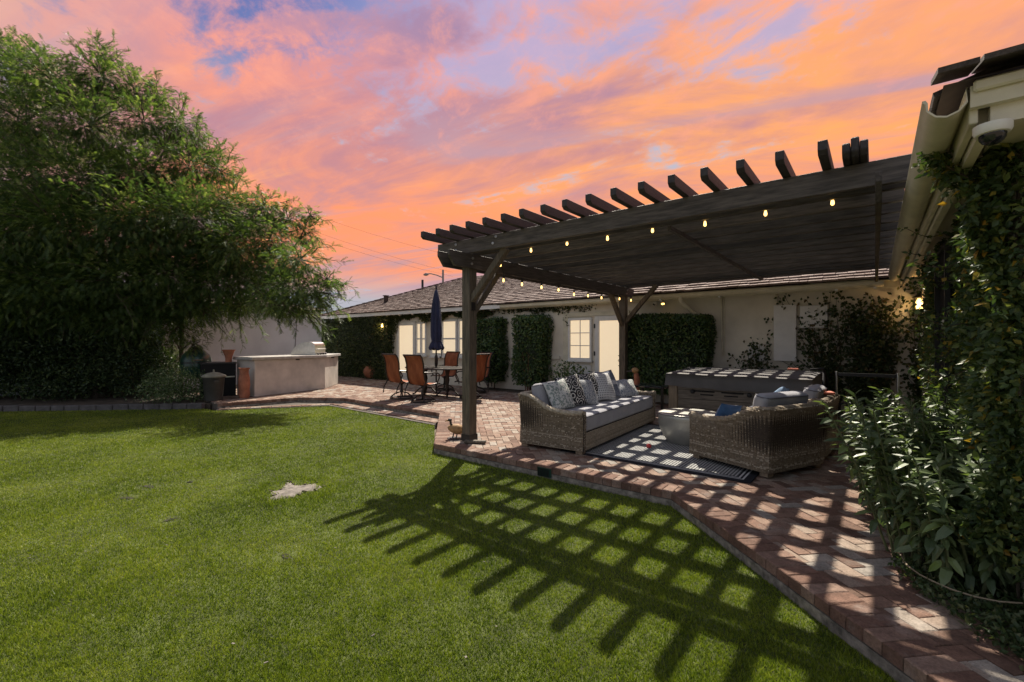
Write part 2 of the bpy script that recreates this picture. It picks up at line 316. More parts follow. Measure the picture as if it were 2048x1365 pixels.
class MB:
    """collects solids; build() links them as ONE mesh object (world coordinates unless local=True)"""
    def __init__(s): s.V = []; s.F = []; s.A = []; s.a = None; s.UV = {}
    def add(s, vs, fs):
        b = len(s.V); s.V += [Vector(p) for p in vs]; s.F += [tuple(i + b for i in f) for f in fs]
        s.A += [s.a if s.a is not None else 0.0] * len(vs); return s
    def box(s, c, size, rz=0.0, mtx=None):
        hx, hy, hz = size[0] / 2, size[1] / 2, size[2] / 2
        ps = [Vector((x, y, z)) for z in (-hz, hz) for y in (-hy, hy) for x in (-hx, hx)]
        if mtx is None: mtx = Matrix.Translation(c) @ Matrix.Rotation(rz, 4, 'Z')
        ps = [mtx @ p for p in ps]
        return s.add(ps, [(0, 2, 3, 1), (4, 5, 7, 6), (0, 1, 5, 4), (2, 6, 7, 3), (0, 4, 6, 2), (1, 3, 7, 5)])
    def bb(s, x0, x1, y0, y1, z0, z1):
        return s.box(((x0 + x1) / 2, (y0 + y1) / 2, (z0 + z1) / 2), (abs(x1 - x0), abs(y1 - y0), abs(z1 - z0)))
    def bar(s, a, b, w, h, up=(0, 0, 1)):
        a = Vector(a); b = Vector(b); d = (b - a); L = d.length; d.normalize()
        u = Vector(up); sx = d.cross(u)
        if sx.length < 1e-4: sx = d.cross(Vector((1, 0, 0)))
        sx.normalize(); u = sx.cross(d)
        m = Matrix((( d.x, sx.x, u.x, 0), (d.y, sx.y, u.y, 0), (d.z, sx.z, u.z, 0), (0, 0, 0, 1)))
        m.translation = (a + b) / 2
        return s.box(None, (L, w, h), mtx=m)
    def tube(s, pts, r, n=8, cap=True):
        pts = [Vector(p) for p in pts]; rs = r if isinstance(r, (list, tuple)) else [r] * len(pts)
        t0 = (pts[1] - pts[0]).normalized(); x = t0.orthogonal().normalized()
        vs = []; fs = []
        for i, p in enumerate(pts):
            t = (pts[min(i + 1, len(pts) - 1)] - pts[max(i - 1, 0)]).normalized()
            x = (x - t * x.dot(t)); x = x.normalized() if x.length > 1e-5 else t.orthogonal().normalized()
            y = t.cross(x)
            for k in range(n):
                an = 2 * PI * k / n; vs.append(p + (x * math.cos(an) + y * math.sin(an)) * rs[i])
        for i in range(len(pts) - 1):
            for k in range(n):
                a = i * n + k; b = i * n + (k + 1) % n; fs.append((a, b, b + n, a + n))
        if cap: fs += [tuple(range(n))[::-1], tuple(range((len(pts) - 1) * n, len(pts) * n))]
        return s.add(vs, fs)
    def lathe(s, c, prof, n=24, axis=None, cap=True):
        m = axis or Matrix.Translation(c); vs = []; fs = []
        for r, z in prof:
            for k in range(n):
                an = 2 * PI * k / n; vs.append(m @ Vector((r * math.cos(an), r * math.sin(an), z)))
        for i in range(len(prof) - 1):
            for k in range(n):
                a = i * n + k; b = i * n + (k + 1) % n; fs.append((a, b, b + n, a + n))
        if cap: fs += [tuple(range(n))[::-1], tuple(range((len(prof) - 1) * n, len(prof) * n))]
        return s.add(vs, fs)
    def prism(s, poly, z0, z1):
        n = len(poly); vs = [(p[0], p[1], z0) for p in poly] + [(p[0], p[1], z1) for p in poly]
        return s.add(vs, [tuple(range(n))[::-1], tuple(range(n, 2 * n))] + [(i, (i + 1) % n, (i + 1) % n + n, i + n) for i in range(n)])
    def extr(s, poly, axis, a0, a1):
        """poly in the plane across axis ('x': (y,z), 'y': (x,z)) pushed from a0 to a1"""
        n = len(poly); f = (lambda p, a: (a, p[0], p[1])) if axis == 'x' else (lambda p, a: (p[0], a, p[1]))
        vs = [f(p, a0) for p in poly] + [f(p, a1) for p in poly]
        return s.add(vs, [tuple(range(n)), tuple(range(n, 2 * n))[::-1]] + [(i, i + n, (i + 1) % n + n, (i + 1) % n) for i in range(n)])
    def sphere(s, c, r, n=12, m=8, sc=(1, 1, 1)):
        prof = [(max(1e-4, r * math.sin(PI * i / m)), -r * math.cos(PI * i / m)) for i in range(m + 1)]
        return s.lathe(c, prof, n, Matrix.Translation(c) @ Matrix.Diagonal((*sc, 1)))
    def build(s, name, material, parent=None, local=False, smooth=False, bevel=0.0, segs=1, attr=False, kind=None, label=None):
        off = Vector() if local or parent is None else OFF.get(parent.name, Vector())
        me = bpy.data.meshes.new(name); me.from_pydata([tuple(p - off) for p in s.V], [], s.F)
        bm = bmesh.new(); bm.from_mesh(me); bmesh.ops.recalc_face_normals(bm, faces=bm.faces); bm.to_mesh(me); bm.free()
        if attr:
            a = me.attributes.new('v', 'FLOAT', 'POINT'); a.data.foreach_set('value', s.A)
        if smooth:
            for p in me.polygons: p.use_smooth = True
            me.set_sharp_from_angle(angle=R(42))
        o = obj_from(me, name, material, parent, kind)
        if bevel:
            b = o.modifiers.new('bevel', 'BEVEL'); b.width = bevel; b.segments = segs; b.limit_method = 'ANGLE'
            if segs > 1:
                for p in me.polygons: p.use_smooth = True
                b.harden_normals = True
        if label: o['label'] = label
        return o
def copy_tree(o, parent=None):
    c = o.copy(); S.collection.objects.link(c); c.parent = parent
    for ch in list(o.children): copy_tree(ch, c)
    return c

# ------------------------------------------------------------------ foliage helpers (numpy)
def unit(a): return a / np.maximum(np.linalg.norm(a, axis=1, keepdims=True), 1e-9)
def rdir(n, rng=None):
    return unit((rng or RNG).normal(size=(n, 3)))
def leaf_arrays(P, D, Nn, L, Wd, kind='diamond', fold=0.15, droop=0.0):
    n = len(P); D = unit(D); sd = unit(np.cross(D, Nn)); up = np.cross(sd, D)
    L = np.broadcast_to(np.asarray(L, float).reshape(-1, 1), (n, 1)); Wd = np.broadcast_to(np.asarray(Wd, float).reshape(-1, 1), (n, 1))
    if kind == 'tri':
        V = np.stack([P + sd * Wd * .5, P - sd * Wd * .5, P + D * L], 1); T = np.array([[0, 1, 2]])
    elif kind == 'diamond':
        V = np.stack([P, P + D * L * .45 + sd * Wd * .5 + up * Wd * fold, P + D * L - up * L * droop, P + D * L * .45 - sd * Wd * .5 + up * Wd * fold], 1)
        T = np.array([[0, 1, 2], [0, 2, 3]])
    else:
        c1 = P + D * L * .3 + up * L * .03; c2 = P + D * L * .66 - up * L * droop * .4
        V = np.stack([P, c1, c2, P + D * L * .97 - up * L * droop,
                      c1 + sd * Wd * .46 + up * Wd * fold, c2 + sd * Wd * .40 + up * Wd * fold,
                      c1 - sd * Wd * .46 + up * Wd * fold, c2 - sd * Wd * .40 + up * Wd * fold], 1)
        T = np.array([[0, 4, 1], [4, 5, 2], [4, 2, 1], [5, 3, 2], [0, 1, 6], [6, 2, 7], [6, 1, 2], [7, 2, 3]])
    k = V.shape[1]
    Fc = (T[None] + (np.arange(n) * k)[:, None, None]).reshape(-1, 3)
    return V.reshape(-1, 3), Fc, k
def leaf_obj(name, material, parent, P, D, Nn, L, Wd, kind='diamond', v=None, fold=0.15, droop=0.05, stuff=False):
    V, Fc, k = leaf_arrays(P, D, Nn, L, Wd, kind, fold, droop)
    if v is None: v = RNG.random(len(P)) * 0.999
    V = V - np.array(OFF.get(parent.name, Vector()) if parent is not None else (0, 0, 0))
    return obj_from(np_mesh(name, V, Fc, np.repeat(v, k)), name, material, parent, 'stuff' if stuff else None)
def in_poly(x, y, poly):
    x = np.asarray(x); y = np.asarray(y); r = np.zeros(x.shape, bool); n = len(poly)
    for i in range(n):
        x0, y0 = poly[i][:2]; x1, y1 = poly[(i + 1) % n][:2]
        c = ((y0 > y) != (y1 > y)) & (x < (x1 - x0) * (y - y0) / ((y1 - y0) or 1e-9) + x0)
        r ^= c
    return r
# ------------------------------------------------------------------ ground, lawn, patio
LAWN_Z = -0.12
g = MB(); g.add([(-300, -300, -0.22), (300, -300, -0.22), (300, 300, -0.22), (-300, 300, -0.22)], [(0, 1, 2, 3)])
tag(g.build('ground', 'ground_dirt'), kind='structure')
EDGE = [(-15.7, 0.2), (-12.05, 3.80), (-11.45, 3.86), (-10.14, 5.82), (-6.30, 5.66), (-4.73, 4.26), (-1.476, 4.26), (1.2, 1.58)]
LAWN = EDGE + [(3.0, -6.0), (-22.0, -6.0)]
lw = MB(); lw.prism(LAWN, -0.215, LAWN_Z - 0.012); tag(lw.build('lawn', 'turf_base'), kind='structure')
# bare sandy patch and small divots in the turf
patch = [gp(x, y, LAWN_Z) for x, y in [(528, 998), (548, 990), (540, 982), (562, 978), (570, 966), (578, 962), (590, 968), (612, 968), (632, 965), (648, 972), (632, 980), (610, 982), (598, 988), (582, 995), (556, 998)]]
divots = [(gp(341, 1038, LAWN_Z), 0.10), (gp(572, 1111, LAWN_Z), 0.10), (gp(252, 995, LAWN_Z), 0.13), (gp(297, 972, LAWN_Z), 0.14), (gp(380, 963, LAWN_Z), 0.07)]
cx, cy = sum(p.x for p in patch) / len(patch), sum(p.y for p in patch) / len(patch)
sp = MB(); rings = []
for f, z in ((1.12, -0.018), (1.0, -0.012), (0.6, -0.004), (0.2, 0.003)):
    rings.append([(cx + (p.x - cx) * f, cy + (p.y - cy) * f, LAWN_Z + z + random.uniform(-.002, .002)) for p in patch])
n = len(patch); vs = [p for r_ in rings for p in r_] + [(cx, cy, LAWN_Z + 0.001)]
sp.add(vs, [(i * n + k, i * n + (k + 1) % n, (i + 1) * n + (k + 1) % n, (i + 1) * n + k) for i in range(3) for k in range(n)] + [(3 * n + k, 3 * n + (k + 1) % n, 4 * n) for k in range(n)])
tag(sp.build('sand_patch', 'sand', smooth=True), 'bare pale sandy patch worn through the green lawn', 'bare patch')
cl = MB()
for k in range(60):
    p = random.choice(patch); q = Vector((cx + (p.x - cx) * random.uniform(.8, 1.15), cy + (p.y - cy) * random.uniform(.8, 1.15), LAWN_Z - .004))
    cl.sphere(q, random.uniform(.005, .014), 6, 4, (1, 1, .7))
tag(cl.build('soil_clods', 'soil', smooth=True), 'dark soil crumbs round the sandy patch', 'soil', kind='stuff')

mat('dark_soil', (0.030, 0.026, 0.020), 0.95, 0.4, 20)
dv_ = MB()
for c_, r_ in divots:
    dv_.lathe((c_.x, c_.y, LAWN_Z), [(r_ * .6, -.012), (r_ * .45, -.004), (r_ * .2, -.009), (.01, -.010)], 14, Matrix.Translation((c_.x, c_.y, LAWN_Z)) @ Matrix.Rotation(c_.x, 4, 'Z') @ Matrix.Diagonal((1, .45, 1, 1)), cap=False)
tag(dv_.build('turf_divots', 'dark_soil', smooth=True), 'small dark bare divots in the turf left of the sandy patch', 'divots', kind='stuff')
# grass blades
def scatter_grass(N):
    out = []
    d = 1.75 + (RNG.random(N) ** 1.25) * 12.8
    k = (RNG.random(N) * 2 - 1) * 1.33
    x = CT * k * d - ST * d; y = ST * k * d + CT * d
    ok = in_poly(x, y, LAWN)
    pp = [(p.x, p.y) for p in patch]
    p8 = [(cx + (a - cx) * .78, cy + (b_ - cy) * .72) for a, b_ in pp]
    ok &= ~(in_poly(x, y, p8) & (RNG.random(N) > 0.02)); ok &= ~(in_poly(x, y, pp) & (RNG.random(N) > 0.45))
    for c, r_ in divots: ok &= ~((((x - c.x) / r_) ** 2 + ((y - c.y) / (r_ * .8)) ** 2 < 1) & (RNG.random(N) > 0.62))
    return x[ok], y[ok], d[ok]
gx, gy, gd = scatter_grass(1600000)
n = len(gx)
P = np.stack([gx, gy, np.full(n, LAWN_Z - 0.012)], 1)
D = np.stack([RNG.normal(0, .55, n) - .12, RNG.normal(0, .55, n), np.ones(n)], 1)
hh = RNG.uniform(.011, .027, n) * (1 + .22 * np.sin(gx * 3.1 + np.sin(gy * 1.7)) * np.sin(gy * 2.3) + .18 * np.sin(gx * 13 + 2 * np.sin(gy * 9)) * np.sin(gy * 11))
pd_ = np.sqrt(((gx - cx) / .42) ** 2 + ((gy - cy) / .34) ** 2); hh *= 1 + .55 * np.exp(-((pd_ - 1) / .25) ** 2)
Nn = np.stack([RNG.normal(size=n), RNG.normal(size=n), RNG.normal(0, .2, n)], 1)
go = leaf_obj('grass', 'grass_blade', None, P, D, Nn, hh, .0026 + .0007 * gd, 'tri')
tag(go, 'short green mown grass over the whole lawn', 'grass', kind='stuff')
# fallen petals on the lawn
fp = MB()
for k in range(22):
    q = gp(random.uniform(40, 1050), random.uniform(850, 1330), LAWN_Z + .014)
    if in_poly(np.array([q.x]), np.array([q.y]), LAWN)[0]:
        fp.box(q, (random.uniform(.008, .02), random.uniform(.006, .012), .003), random.uniform(0, 3))
tag(fp.build('fallen_petals', 'sand'), 'tiny pale dry petals scattered over the lawn', 'petals', kind='stuff')

# ---- patio slab
PATIO = [(-18.5, 10.6), (-18.5, 8.0), (-14.6, 4.3), (-12.1, 4.0), (-11.62, 3.95), (-11.33, 5.66), (-10.30, 6.30), (-6.66, 6.14), (-4.73, 4.26), (-1.476, 4.26), (0.9, 1.88), (2.2, 1.88), (2.2, 10.6)]
ps = MB(); ps.prism(PATIO, -0.2, -0.016)
patio = tag(ps.build('patio', 'joint_sand'), kind='structure')
STRIP = [(-11.62, 3.95), (-11.45, 3.86), (-10.14, 5.82), (-6.30, 5.66), (-6.66, 6.14), (-10.30, 6.30), (-11.33, 5.66)]
st = MB(); st.prism(STRIP, -0.2, -0.117); path = tag(st.build('path', 'joint_sand'), kind='structure')
BED = [(-0.02, 6.6), (0.10, 5.0), (0.12, 4.05), (0.30, 3.45), (0.75, 2.75), (1.5, 2.3), (2.3, 2.3), (2.3, 6.6)]
bd = MB(); bd.prism(BED, -0.1, 0.012); tag(bd.build('planting_bed', 'soil'), kind='structure')
LBED = [(-18.0, -1.6), (-15.6, 0.42), (-12.05, 3.95), (-12.35, 4.35), (-14.6, 4.3), (-18.5, 8.0)]
lb = MB(); lb.prism(LBED, -0.2, -0.04); tag(lb.build('shrub_bed', 'soil'), kind='structure')
ob = MB(); ob.bb(-9.2, -5.2, 9.95, 10.5, -0.1, 0.01); tag(ob.build('wall_bed', 'soil'), kind='structure')

def brick_mesh(name, L, Wd, H, mtl, ch=0.005, wob=0.0):
    bm = MB(); x, y = L / 2, Wd / 2
    j = lambda: random.uniform(-wob, wob)
    vs = [(-x, -y, -H), (x, -y, -H), (x, y, -H), (-x, y, -H)] + [(-x + j(), -y + j(), -ch), (x + j(), -y + j(), -ch), (x + j(), y + j(), -ch), (-x + j(), y + j(), -ch)]
    vs += [(-x + ch, -y + ch, j() * .4), (x - ch, -y + ch, j() * .4), (x - ch, y - ch, j() * .4), (-x + ch, y - ch, j() * .4)]
    fs = [(8, 9, 10, 11)] + [(a + i, a + (i + 1) % 4, a + 4 + (i + 1) % 4, a + 4 + i) for a in (0, 4) for i in range(4)]
    me = bpy.data.meshes.new(name); me.from_pydata(vs, [], fs); me.materials.append(M[mtl]); return me, vs, fs
BR = [brick_mesh('brick', .197, .096, .06, 'brick', .004, .003) for _ in range(5)]
EB = [brick_mesh('edge_brick', .215, .097, .068, 'edge_brick', .006, .003) for _ in range(4)]
bricks = []                                     # (x, y, z, angle, kind)
Wb = .1; c45 = math.cos(PI / 4)
outer = PATIO
def inside_all(x, y, ang, L, Wd, poly, eps=0.0):
    for sx in (-1, 1):
        for sy in (-1, 1):
            X = x + math.cos(ang) * sx * L / 2 - math.sin(ang) * sy * Wd / 2
            Y = y + math.sin(ang) * sx * L / 2 + math.cos(ang) * sy * Wd / 2
            if not in_poly(np.array([X]), np.array([Y]), poly)[0]: return False
    return True
cand = []
for i in range(-160, 160):
    for j in range(-160, 160):
        m4 = (i - j) % 4
        if m4 == 0: lx, ly, a = (i + 1) * Wb, (j + .5) * Wb, 0
        elif m4 == 3: lx, ly, a = (i + .5) * Wb, (j + 1) * Wb, PI / 2
        else: continue
        cand.append((lx * c45 - ly * c45 - 4.0, lx * c45 + ly * c45 + 6.0, a + PI / 4))
ca = np.array(cand)
ok = in_poly(ca[:, 0], ca[:, 1], PATIO) & (ca[:, 1] < 10.35) & (ca[:, 0] < 1.2) & (ca[:, 0] > -18.4)
ok &= ~(in_poly(ca[:, 0], ca[:, 1], BED) & (ca[:, 1] < 6.2) & (ca[:, 0] > .25))
ca = ca[ok]
allin = np.ones(len(ca), bool)
for sx in (-1, 1):
    for sy in (-1, 1):
        X = ca[:, 0] + np.cos(ca[:, 2]) * sx * .098 - np.sin(ca[:, 2]) * sy * .048
        Y = ca[:, 1] + np.sin(ca[:, 2]) * sx * .098 + np.cos(ca[:, 2]) * sy * .048
        allin &= in_poly(X, Y, PATIO)
for x, y, a in ca[allin]: bricks.append((x, y, random.uniform(-.0018, .0018), a, 0))
def course(p, q, poly_inset=0.105):
    """soldier course: bricks across the edge from p to q, inner side to the left"""
    p = Vector((*p, 0)); q = Vector((*q, 0)); d = q - p; L = d.length; d.normalize(); nrm = Vector((-d.y, d.x, 0))
    cnt = max(1, round(L / .1005)); ang = math.atan2(nrm.y, nrm.x)
    for k in range(cnt):
        c = p + d * (L * (k + .5) / cnt) + nrm * (poly_inset - .012)
        bricks.append((c.x, c.y, .006 + random.uniform(-.002, .002), ang + random.uniform(-.012, .012), 1))
for a, b in [((-11.62, 3.95), (-11.33, 5.66)), ((-11.33, 5.66), (-10.30, 6.30)), ((-10.30, 6.30), (-6.66, 6.14)), ((-6.66, 6.14), (-4.73, 4.26)), ((-4.73, 4.26), (-1.476, 4.26)), ((-1.476, 4.26), (0.9, 1.88))]:
    course(a, b)
def vis_key(b):
    x, y, d = pix((b[0], b[1], 0))
    if d < .5 or x < 0 or x > 2048 or y > 1375: return 1e9
    if 1690 < x and y < 1100: return 500 + d
    return d
bricks.sort(key=vis_key)
def stuff_pieces(name, lst, tmpl, mtl, parent, kind='stuff'):
    V = []; Fq = []; A = []
    for i, (M4, t) in enumerate(lst):
        me, vs, fs = t; b = len(V); V += [tuple(M4 @ Vector(p)) for p in vs]; Fq += [tuple(k + b for k in f) for f in fs]; A += [random.random() * .999] * len(vs)
    return obj_from(np_mesh(name, V, Fq, A), name, mtl, parent, kind)
rest = {0: [], 1: []}
for i, (x, y, z, a, kd) in enumerate(bricks):
    t = random.choice(BR if kd == 0 else EB)
    if i < 300:
        o = bpy.data.objects.new('brick' if kd == 0 else 'edge_brick', t[0]); link(o, patio); o.location = (x, y, z); o.rotation_euler = (random.uniform(-.006, .006), random.uniform(-.006, .006), a)
    else: rest[kd].append((Matrix.Translation((x, y, z)) @ Matrix.Rotation(a, 4, 'Z'), t))
stuff_pieces('brick_field', rest[0], None, 'brick', patio)
stuff_pieces('edge_brick_course', rest[1], None, 'edge_brick', patio)
# concrete footing seen under the edge bricks
ft = MB()
for p, q in zip(PATIO[4:10], PATIO[5:11]):
    ft.bar((*p, -.135), (*q, -.135), .03, .13)
ft.build('footing', 'curb_concrete', patio)
# lower strip bricks
sb = []
for (p, q), rows in [(((-11.45, 3.90), (-10.2, 5.86)), 2), (((-10.2, 5.92), (-6.40, 5.76)), 3)]:
    p = Vector((*p, 0)); q = Vector((*q, 0)); d = q - p; L = d.length; d.normalize(); nr = Vector((-d.y, d.x, 0))
    for r_ in range(rows):
        cnt = int(L / .202)
        for k in range(cnt):
            c = p + d * ((k + .5 + .5 * (r_ % 2)) * L / cnt) + nr * (.05 + r_ * .101)
            sb.append((c.x, c.y, math.atan2(d.y, d.x)))
for x, y, a in sb:
    o = bpy.data.objects.new('brick', random.choice(BR)[0]); link(o, path); o.location = (x, y, -.1 + random.uniform(-.002, .002)); o.rotation_euler = (0, 0, a)
# green drain grate in the curb
dg = thing('drain_grate', (-2.9, 4.235, -.1), 'small dark green drain grate set in the brick curb', 'drain')
b = MB(); b.bb(-2.99, -2.81, 4.232, 4.258, -.11, -.012); b.build('frame', 'egg_green', dg)
for k in range(8):
    b = MB(); b.bb(-2.98 + k * .0205, -2.972 + k * .0205, 4.222, 4.231, -.105, -.017); b.build('slat', 'black_metal', dg)
# stone edging of the left bed
ge = thing('garden_edging', (-13.8, 2.1, -.12), 'low row of grey stone blocks edging the shrub bed', 'edging')
p = Vector((-15.75, .25, 0)); q = Vector((-11.98, 3.88, 0)); L = (q - p).length; d = (q - p).normalized(); k = 0; s_ = 0
while s_ < L - .1:
    ln = random.uniform(.26, .36); m = Matrix.Translation(p + d * (s_ + ln / 2) + Vector((0, 0, -.095 + random.uniform(-.01, .01)))) @ Matrix.Rotation(math.atan2(d.y, d.x) + random.uniform(-.02, .02), 4, 'Z')
    b = MB(); b.box(None, (ln - .015, .14, .17), mtx=m); b.build('stone', 'stone_block', ge, bevel=.012); s_ += ln
# ------------------------------------------------------------------ pergola
pg = thing('pergola', (-4.5, 4.68, 0), 'dark stained timber pergola with slatted top over the seating area', 'pergola')
PX, FY, BY = -4.50, 4.70, 9.76
def post(x, y):
    b = MB(); b.bb(x - .075, x + .075, y - .075, y + .075, .006, 2.60); o = b.build('post', 'post_wood', pg, bevel=.006)
    b = MB(); b.bb(x - .083, x + .083, y - .083, y + .083, .004, .10); b.build('post_base', 'black_metal', o)
    return o
p1 = post(PX, FY); post(PX, BY)
# flat timber foot beside the front post
b = MB(); b.bar((PX + .06, FY - .16, .022), (PX + .33, FY - .02, .03), .08, .04); b.build('foot_block', 'post_wood', pg, bevel=.01)
def side_beam(x, y0, y1):
    b = MB(); c = .10
    poly = [(y0 + c, 2.42), (y1 - c, 2.42), (y1, 2.55), (y1, 2.62), (y0, 2.62), (y0, 2.55)]
    b.extr(poly, 'x', x - .02, x + .02); return b.build('side_beam', 'side_wood', pg, bevel=.004)
for x in (PX - .098, PX + .098, 0.02): side_beam(x, 4.20, 10.08)
def cross_beam(name, y, x0=-5.02, x1=.26):
    b = MB(); c = .06
    b.extr([(x0 + c, 2.625), (x1, 2.625), (x1, 2.82), (x0, 2.82), (x0, 2.70)], 'y', y - .027, y + .027); return b.build(name, 'beam_wood', pg, bevel=.004)
cross_beam('front_beam', FY - .098); cross_beam('front_beam', FY + .098)
ys = [5.235 + .432 * k for k in range(11)]
for y in ys: cross_beam('joist', y, -4.95, .2)
cross_beam('joist', 9.83, -4.95, .2)
RX = [-4.90 + .2868 * i for i in range(17)]
for i, x in enumerate(RX):
    b = MB(); y0, y1 = 4.18 + random.uniform(-.012, .012), 10.15
    z0, z1 = 2.823, 2.925
    b.extr([(y0 + .035, z0), (y1, z0), (y1, z1), (y0, z1), (y0, z0 + .03)], 'x', x - .032, x + .032); b.build('rafter', 'stain_wood', pg, bevel=.003)
# heavier end trio by the house
for x, zz in ((-.175, 2.93), (-.12, 2.965), (-.065, 2.93)):
    b = MB(); b.extr([(4.40, 2.823), (10.1, 2.823), (10.1, zz), (4.36, zz), (4.36, 2.86)], 'x', x - .026, x + .026); b.build('end_rafter', 'stain_wood', pg, bevel=.008)
b = MB(); b.bb(-1.72, -1.68, 4.82, 9.9, 2.575, 2.622); b.build('centre_batten', 'side_wood', pg)
def brace(a, c, w=.09, t=.09):
    a = Vector(a); c = Vector(c); b = MB(); b.bar(a, c, w, t); return b.build('brace', 'post_wood', pg, bevel=.006)
brace((PX + .05, FY, 1.98), (PX + .68, FY, 2.64))
brace((PX, FY + .05, 1.80), (PX, FY + .62, 2.44))
brace((PX, BY - .05, 1.78), (PX, BY - .66, 2.46))
brace((PX + .05, BY, 1.84), (PX + .78, BY, 2.64))
def bolt(p, axis):
    b = MB(); m = Matrix.Translation(p) @ (Matrix.Rotation(PI / 2, 4, 'X') if axis == 'y' else Matrix.Rotation(PI / 2, 4, 'Y'))
    b.lathe(None, [(.018, -.006), (.018, .006), (.010, .008), (.010, .016)], 10, m); b.build('bolt', 'bolt_metal', pg, smooth=True)
for x, z in ((-4.64, 2.69), (-4.64, 2.77), (-3.95, 2.70), (-3.90, 2.78)): bolt((x, FY - .127, z), 'y')
for y, z in ((4.62, 2.48), (4.64, 2.56), (9.66, 2.48), (9.70, 2.56)): bolt((PX + .125, y, z), 'x')
# corner bracket on the front post
b = MB(); b.bb(PX + .0755, PX + .088, FY - .035, FY + .035, 1.84, 1.96); b.build('bracket', 'black_metal', pg)

# ------------------------------------------------------------------ string lights
def string_light(label, pts, bulbs, sag=.05):
    t = thing('string_light', pts[0], label, 'string light')
    path_ = []
    for a, c in zip(pts[:-1], pts[1:]):
        a = Vector(a); c = Vector(c)
        for k in range(6):
            u = k / 6; path_.append(a.lerp(c, u) + Vector((0, 0, -sag * 4 * u * (1 - u))))
    path_.append(Vector(pts[-1]))
    b = MB(); b.tube(path_, .005, 5); b.build('cord', 'cable', t)
    for p in bulbs:
        p = Vector(p); bb_ = MB()
        prof = [(.003, -.028), (.009, -.025), (.014, -.017), (.015, -.007), (.012, .009), (.009, .026)]
        bb_.lathe(p, prof, 12); o = bb_.build('bulb', 'bulb_glow', t, smooth=True)
        s2 = MB(); s2.lathe(p, [(.015, .026), (.016, .060), (.006, .072), (.004, .10)], 8); s2.build('socket', 'cable', o)
    return t
fb = []
for x, y in [(1062, 501), (1134, 487), (1215, 477), (1305, 461), (1410, 448), (1531, 427), (1665, 405)]: fb.append(aY(x, y, FY + .16))
string_light('string of seven glowing bulbs hung along the front beam', [(p.x, p.y, p.z + .10) for p in fb], fb, .02)
lb_ = [aX(x, y, PX + .17) for x, y in [(1001, 530), (1007, 561), (1044, 569), (1083, 575), (1117, 580), (1148, 589), (1176, 592), (1203, 596), (1239, 598)]] + [aY(1262, 601, BY - .2)]
string_light('string of small glowing bulbs hung along the left side beam', [(p.x, p.y, p.z + .10) for p in lb_], lb_, .01)
# ------------------------------------------------------------------ long ranch house across the back
WY, GY, EZ = 10.5, 10.15, 2.46          # wall face, gutter lip, eave height
EX0, EX1 = -18.4, 0.10                  # eave ends
PITCH = .39
hs = thing('ranch_house', (-8.5, WY, 0), 'long cream ranch house with wood shake hip roof behind the patio', 'house')
b = MB(); b.bb(EX0 + .5, 1.4, WY, WY + .22, -.1, 2.62); b.bb(EX0 + .5, EX0 + .72, WY + .22, 19, -.1, 2.62); b.build('wall', 'stucco', hs)
# sill band on the wall
b = MB(); b.bb(-12.6, -6.66, WY - .05, WY - .001, .92, 1.02); b.build('sill_band', 'stucco', hs, bevel=.01)
b = MB(); b.bb(-4.1, .55, WY - .03, WY - .001, .60, .64); b.build('wall_ledge', 'stucco', hs)
# eave: fascia + open rafter tails on the left, gutter on the right
b = MB(); b.bb(EX0, -8.6, GY - .012, GY + .02, EZ - .10, EZ + .02); b.build('fascia', 'white_paint', hs)
b = MB(); b.bb(-8.6, .3, GY + .12, GY + .15, EZ - .12, EZ + .03); b.build('fascia', 'cream_paint', hs)
b = MB(); b.bb(EX0, .3, GY + .02, WY, EZ - .005, EZ + .012); b.build('soffit', 'cream_paint', hs)
for k in range(13):
    x = -17.6 + k * .72
    b = MB(); b.extr([(GY + .03, EZ - .03), (GY + .03, EZ - .012), (WY, EZ - .012), (WY, EZ - .14), (GY + .14, EZ - .14)], 'x', x - .035, x + .035); b.build('rafter_tail', 'white_paint', hs)
def gutter(name, parent, axis, lip, inner, z, a0, a1, mtl):
    s = 1 if inner > lip else -1; w_ = abs(inner - lip)
    prof = [(lip, z), (lip + s * .004, z - .012), (lip + s * .012, z - .02), (lip + s * w_ * .10, z - .055), (lip + s * w_ * .30, z - .088), (lip + s * w_ * .55, z - .10), (lip + s * w_ * .82, z - .085), (inner, z - .05), (inner, z + .012),
            (inner - s * .006, z + .012), (inner - s * .006, z - .045), (lip + s * w_ * .80, z - .078), (lip + s * w_ * .55, z - .092), (lip + s * w_ * .32, z - .081), (lip + s * w_ * .14, z - .05), (lip + s * .02, z - .015), (lip + s * .012, z)]
    bb_ = MB(); n = len(prof); f = (lambda p, a: (a, p[0], p[1])) if axis == 'x' else (lambda p, a: (p[0], a, p[1]))
    bb_.add([f(p, a0) for p in prof] + [f(p, a1) for p in prof], [(i, i + n, (i + 1) % n + n, (i + 1) % n) for i in range(n)])
    m = n // 2
    for base in (0, n):
        bb_.add([], []); bb_.F += [(base + i, base + i + 1, base + n - 2 - i, base + n - 1 - i) for i in range(m - 1)]
    return bb_.build(name, mtl, parent, smooth=True)
gutter('gutter', hs, 'x', GY, GY + .12, EZ, -8.55, .12, 'cream_paint')
b = MB(); b.bb(-8.62, -8.52, GY - .004, GY + .10, EZ - .10, EZ - .002); b.build('gutter_end', 'white_paint', hs, bevel=.01)
b = MB(); b.bb(-.95, .05, GY + .02, GY + .32, EZ + .014, EZ + .075); b.build('flashing', 'cream_paint', hs, bevel=.006)
for x in (-2.55, -.55, 0.0, -3.8):
    b = MB(); b.bb(x - .02, x + .02, GY + .02, GY + .13, EZ - .135, EZ - .101); b.build('gutter_hanger', 'white_paint', hs)
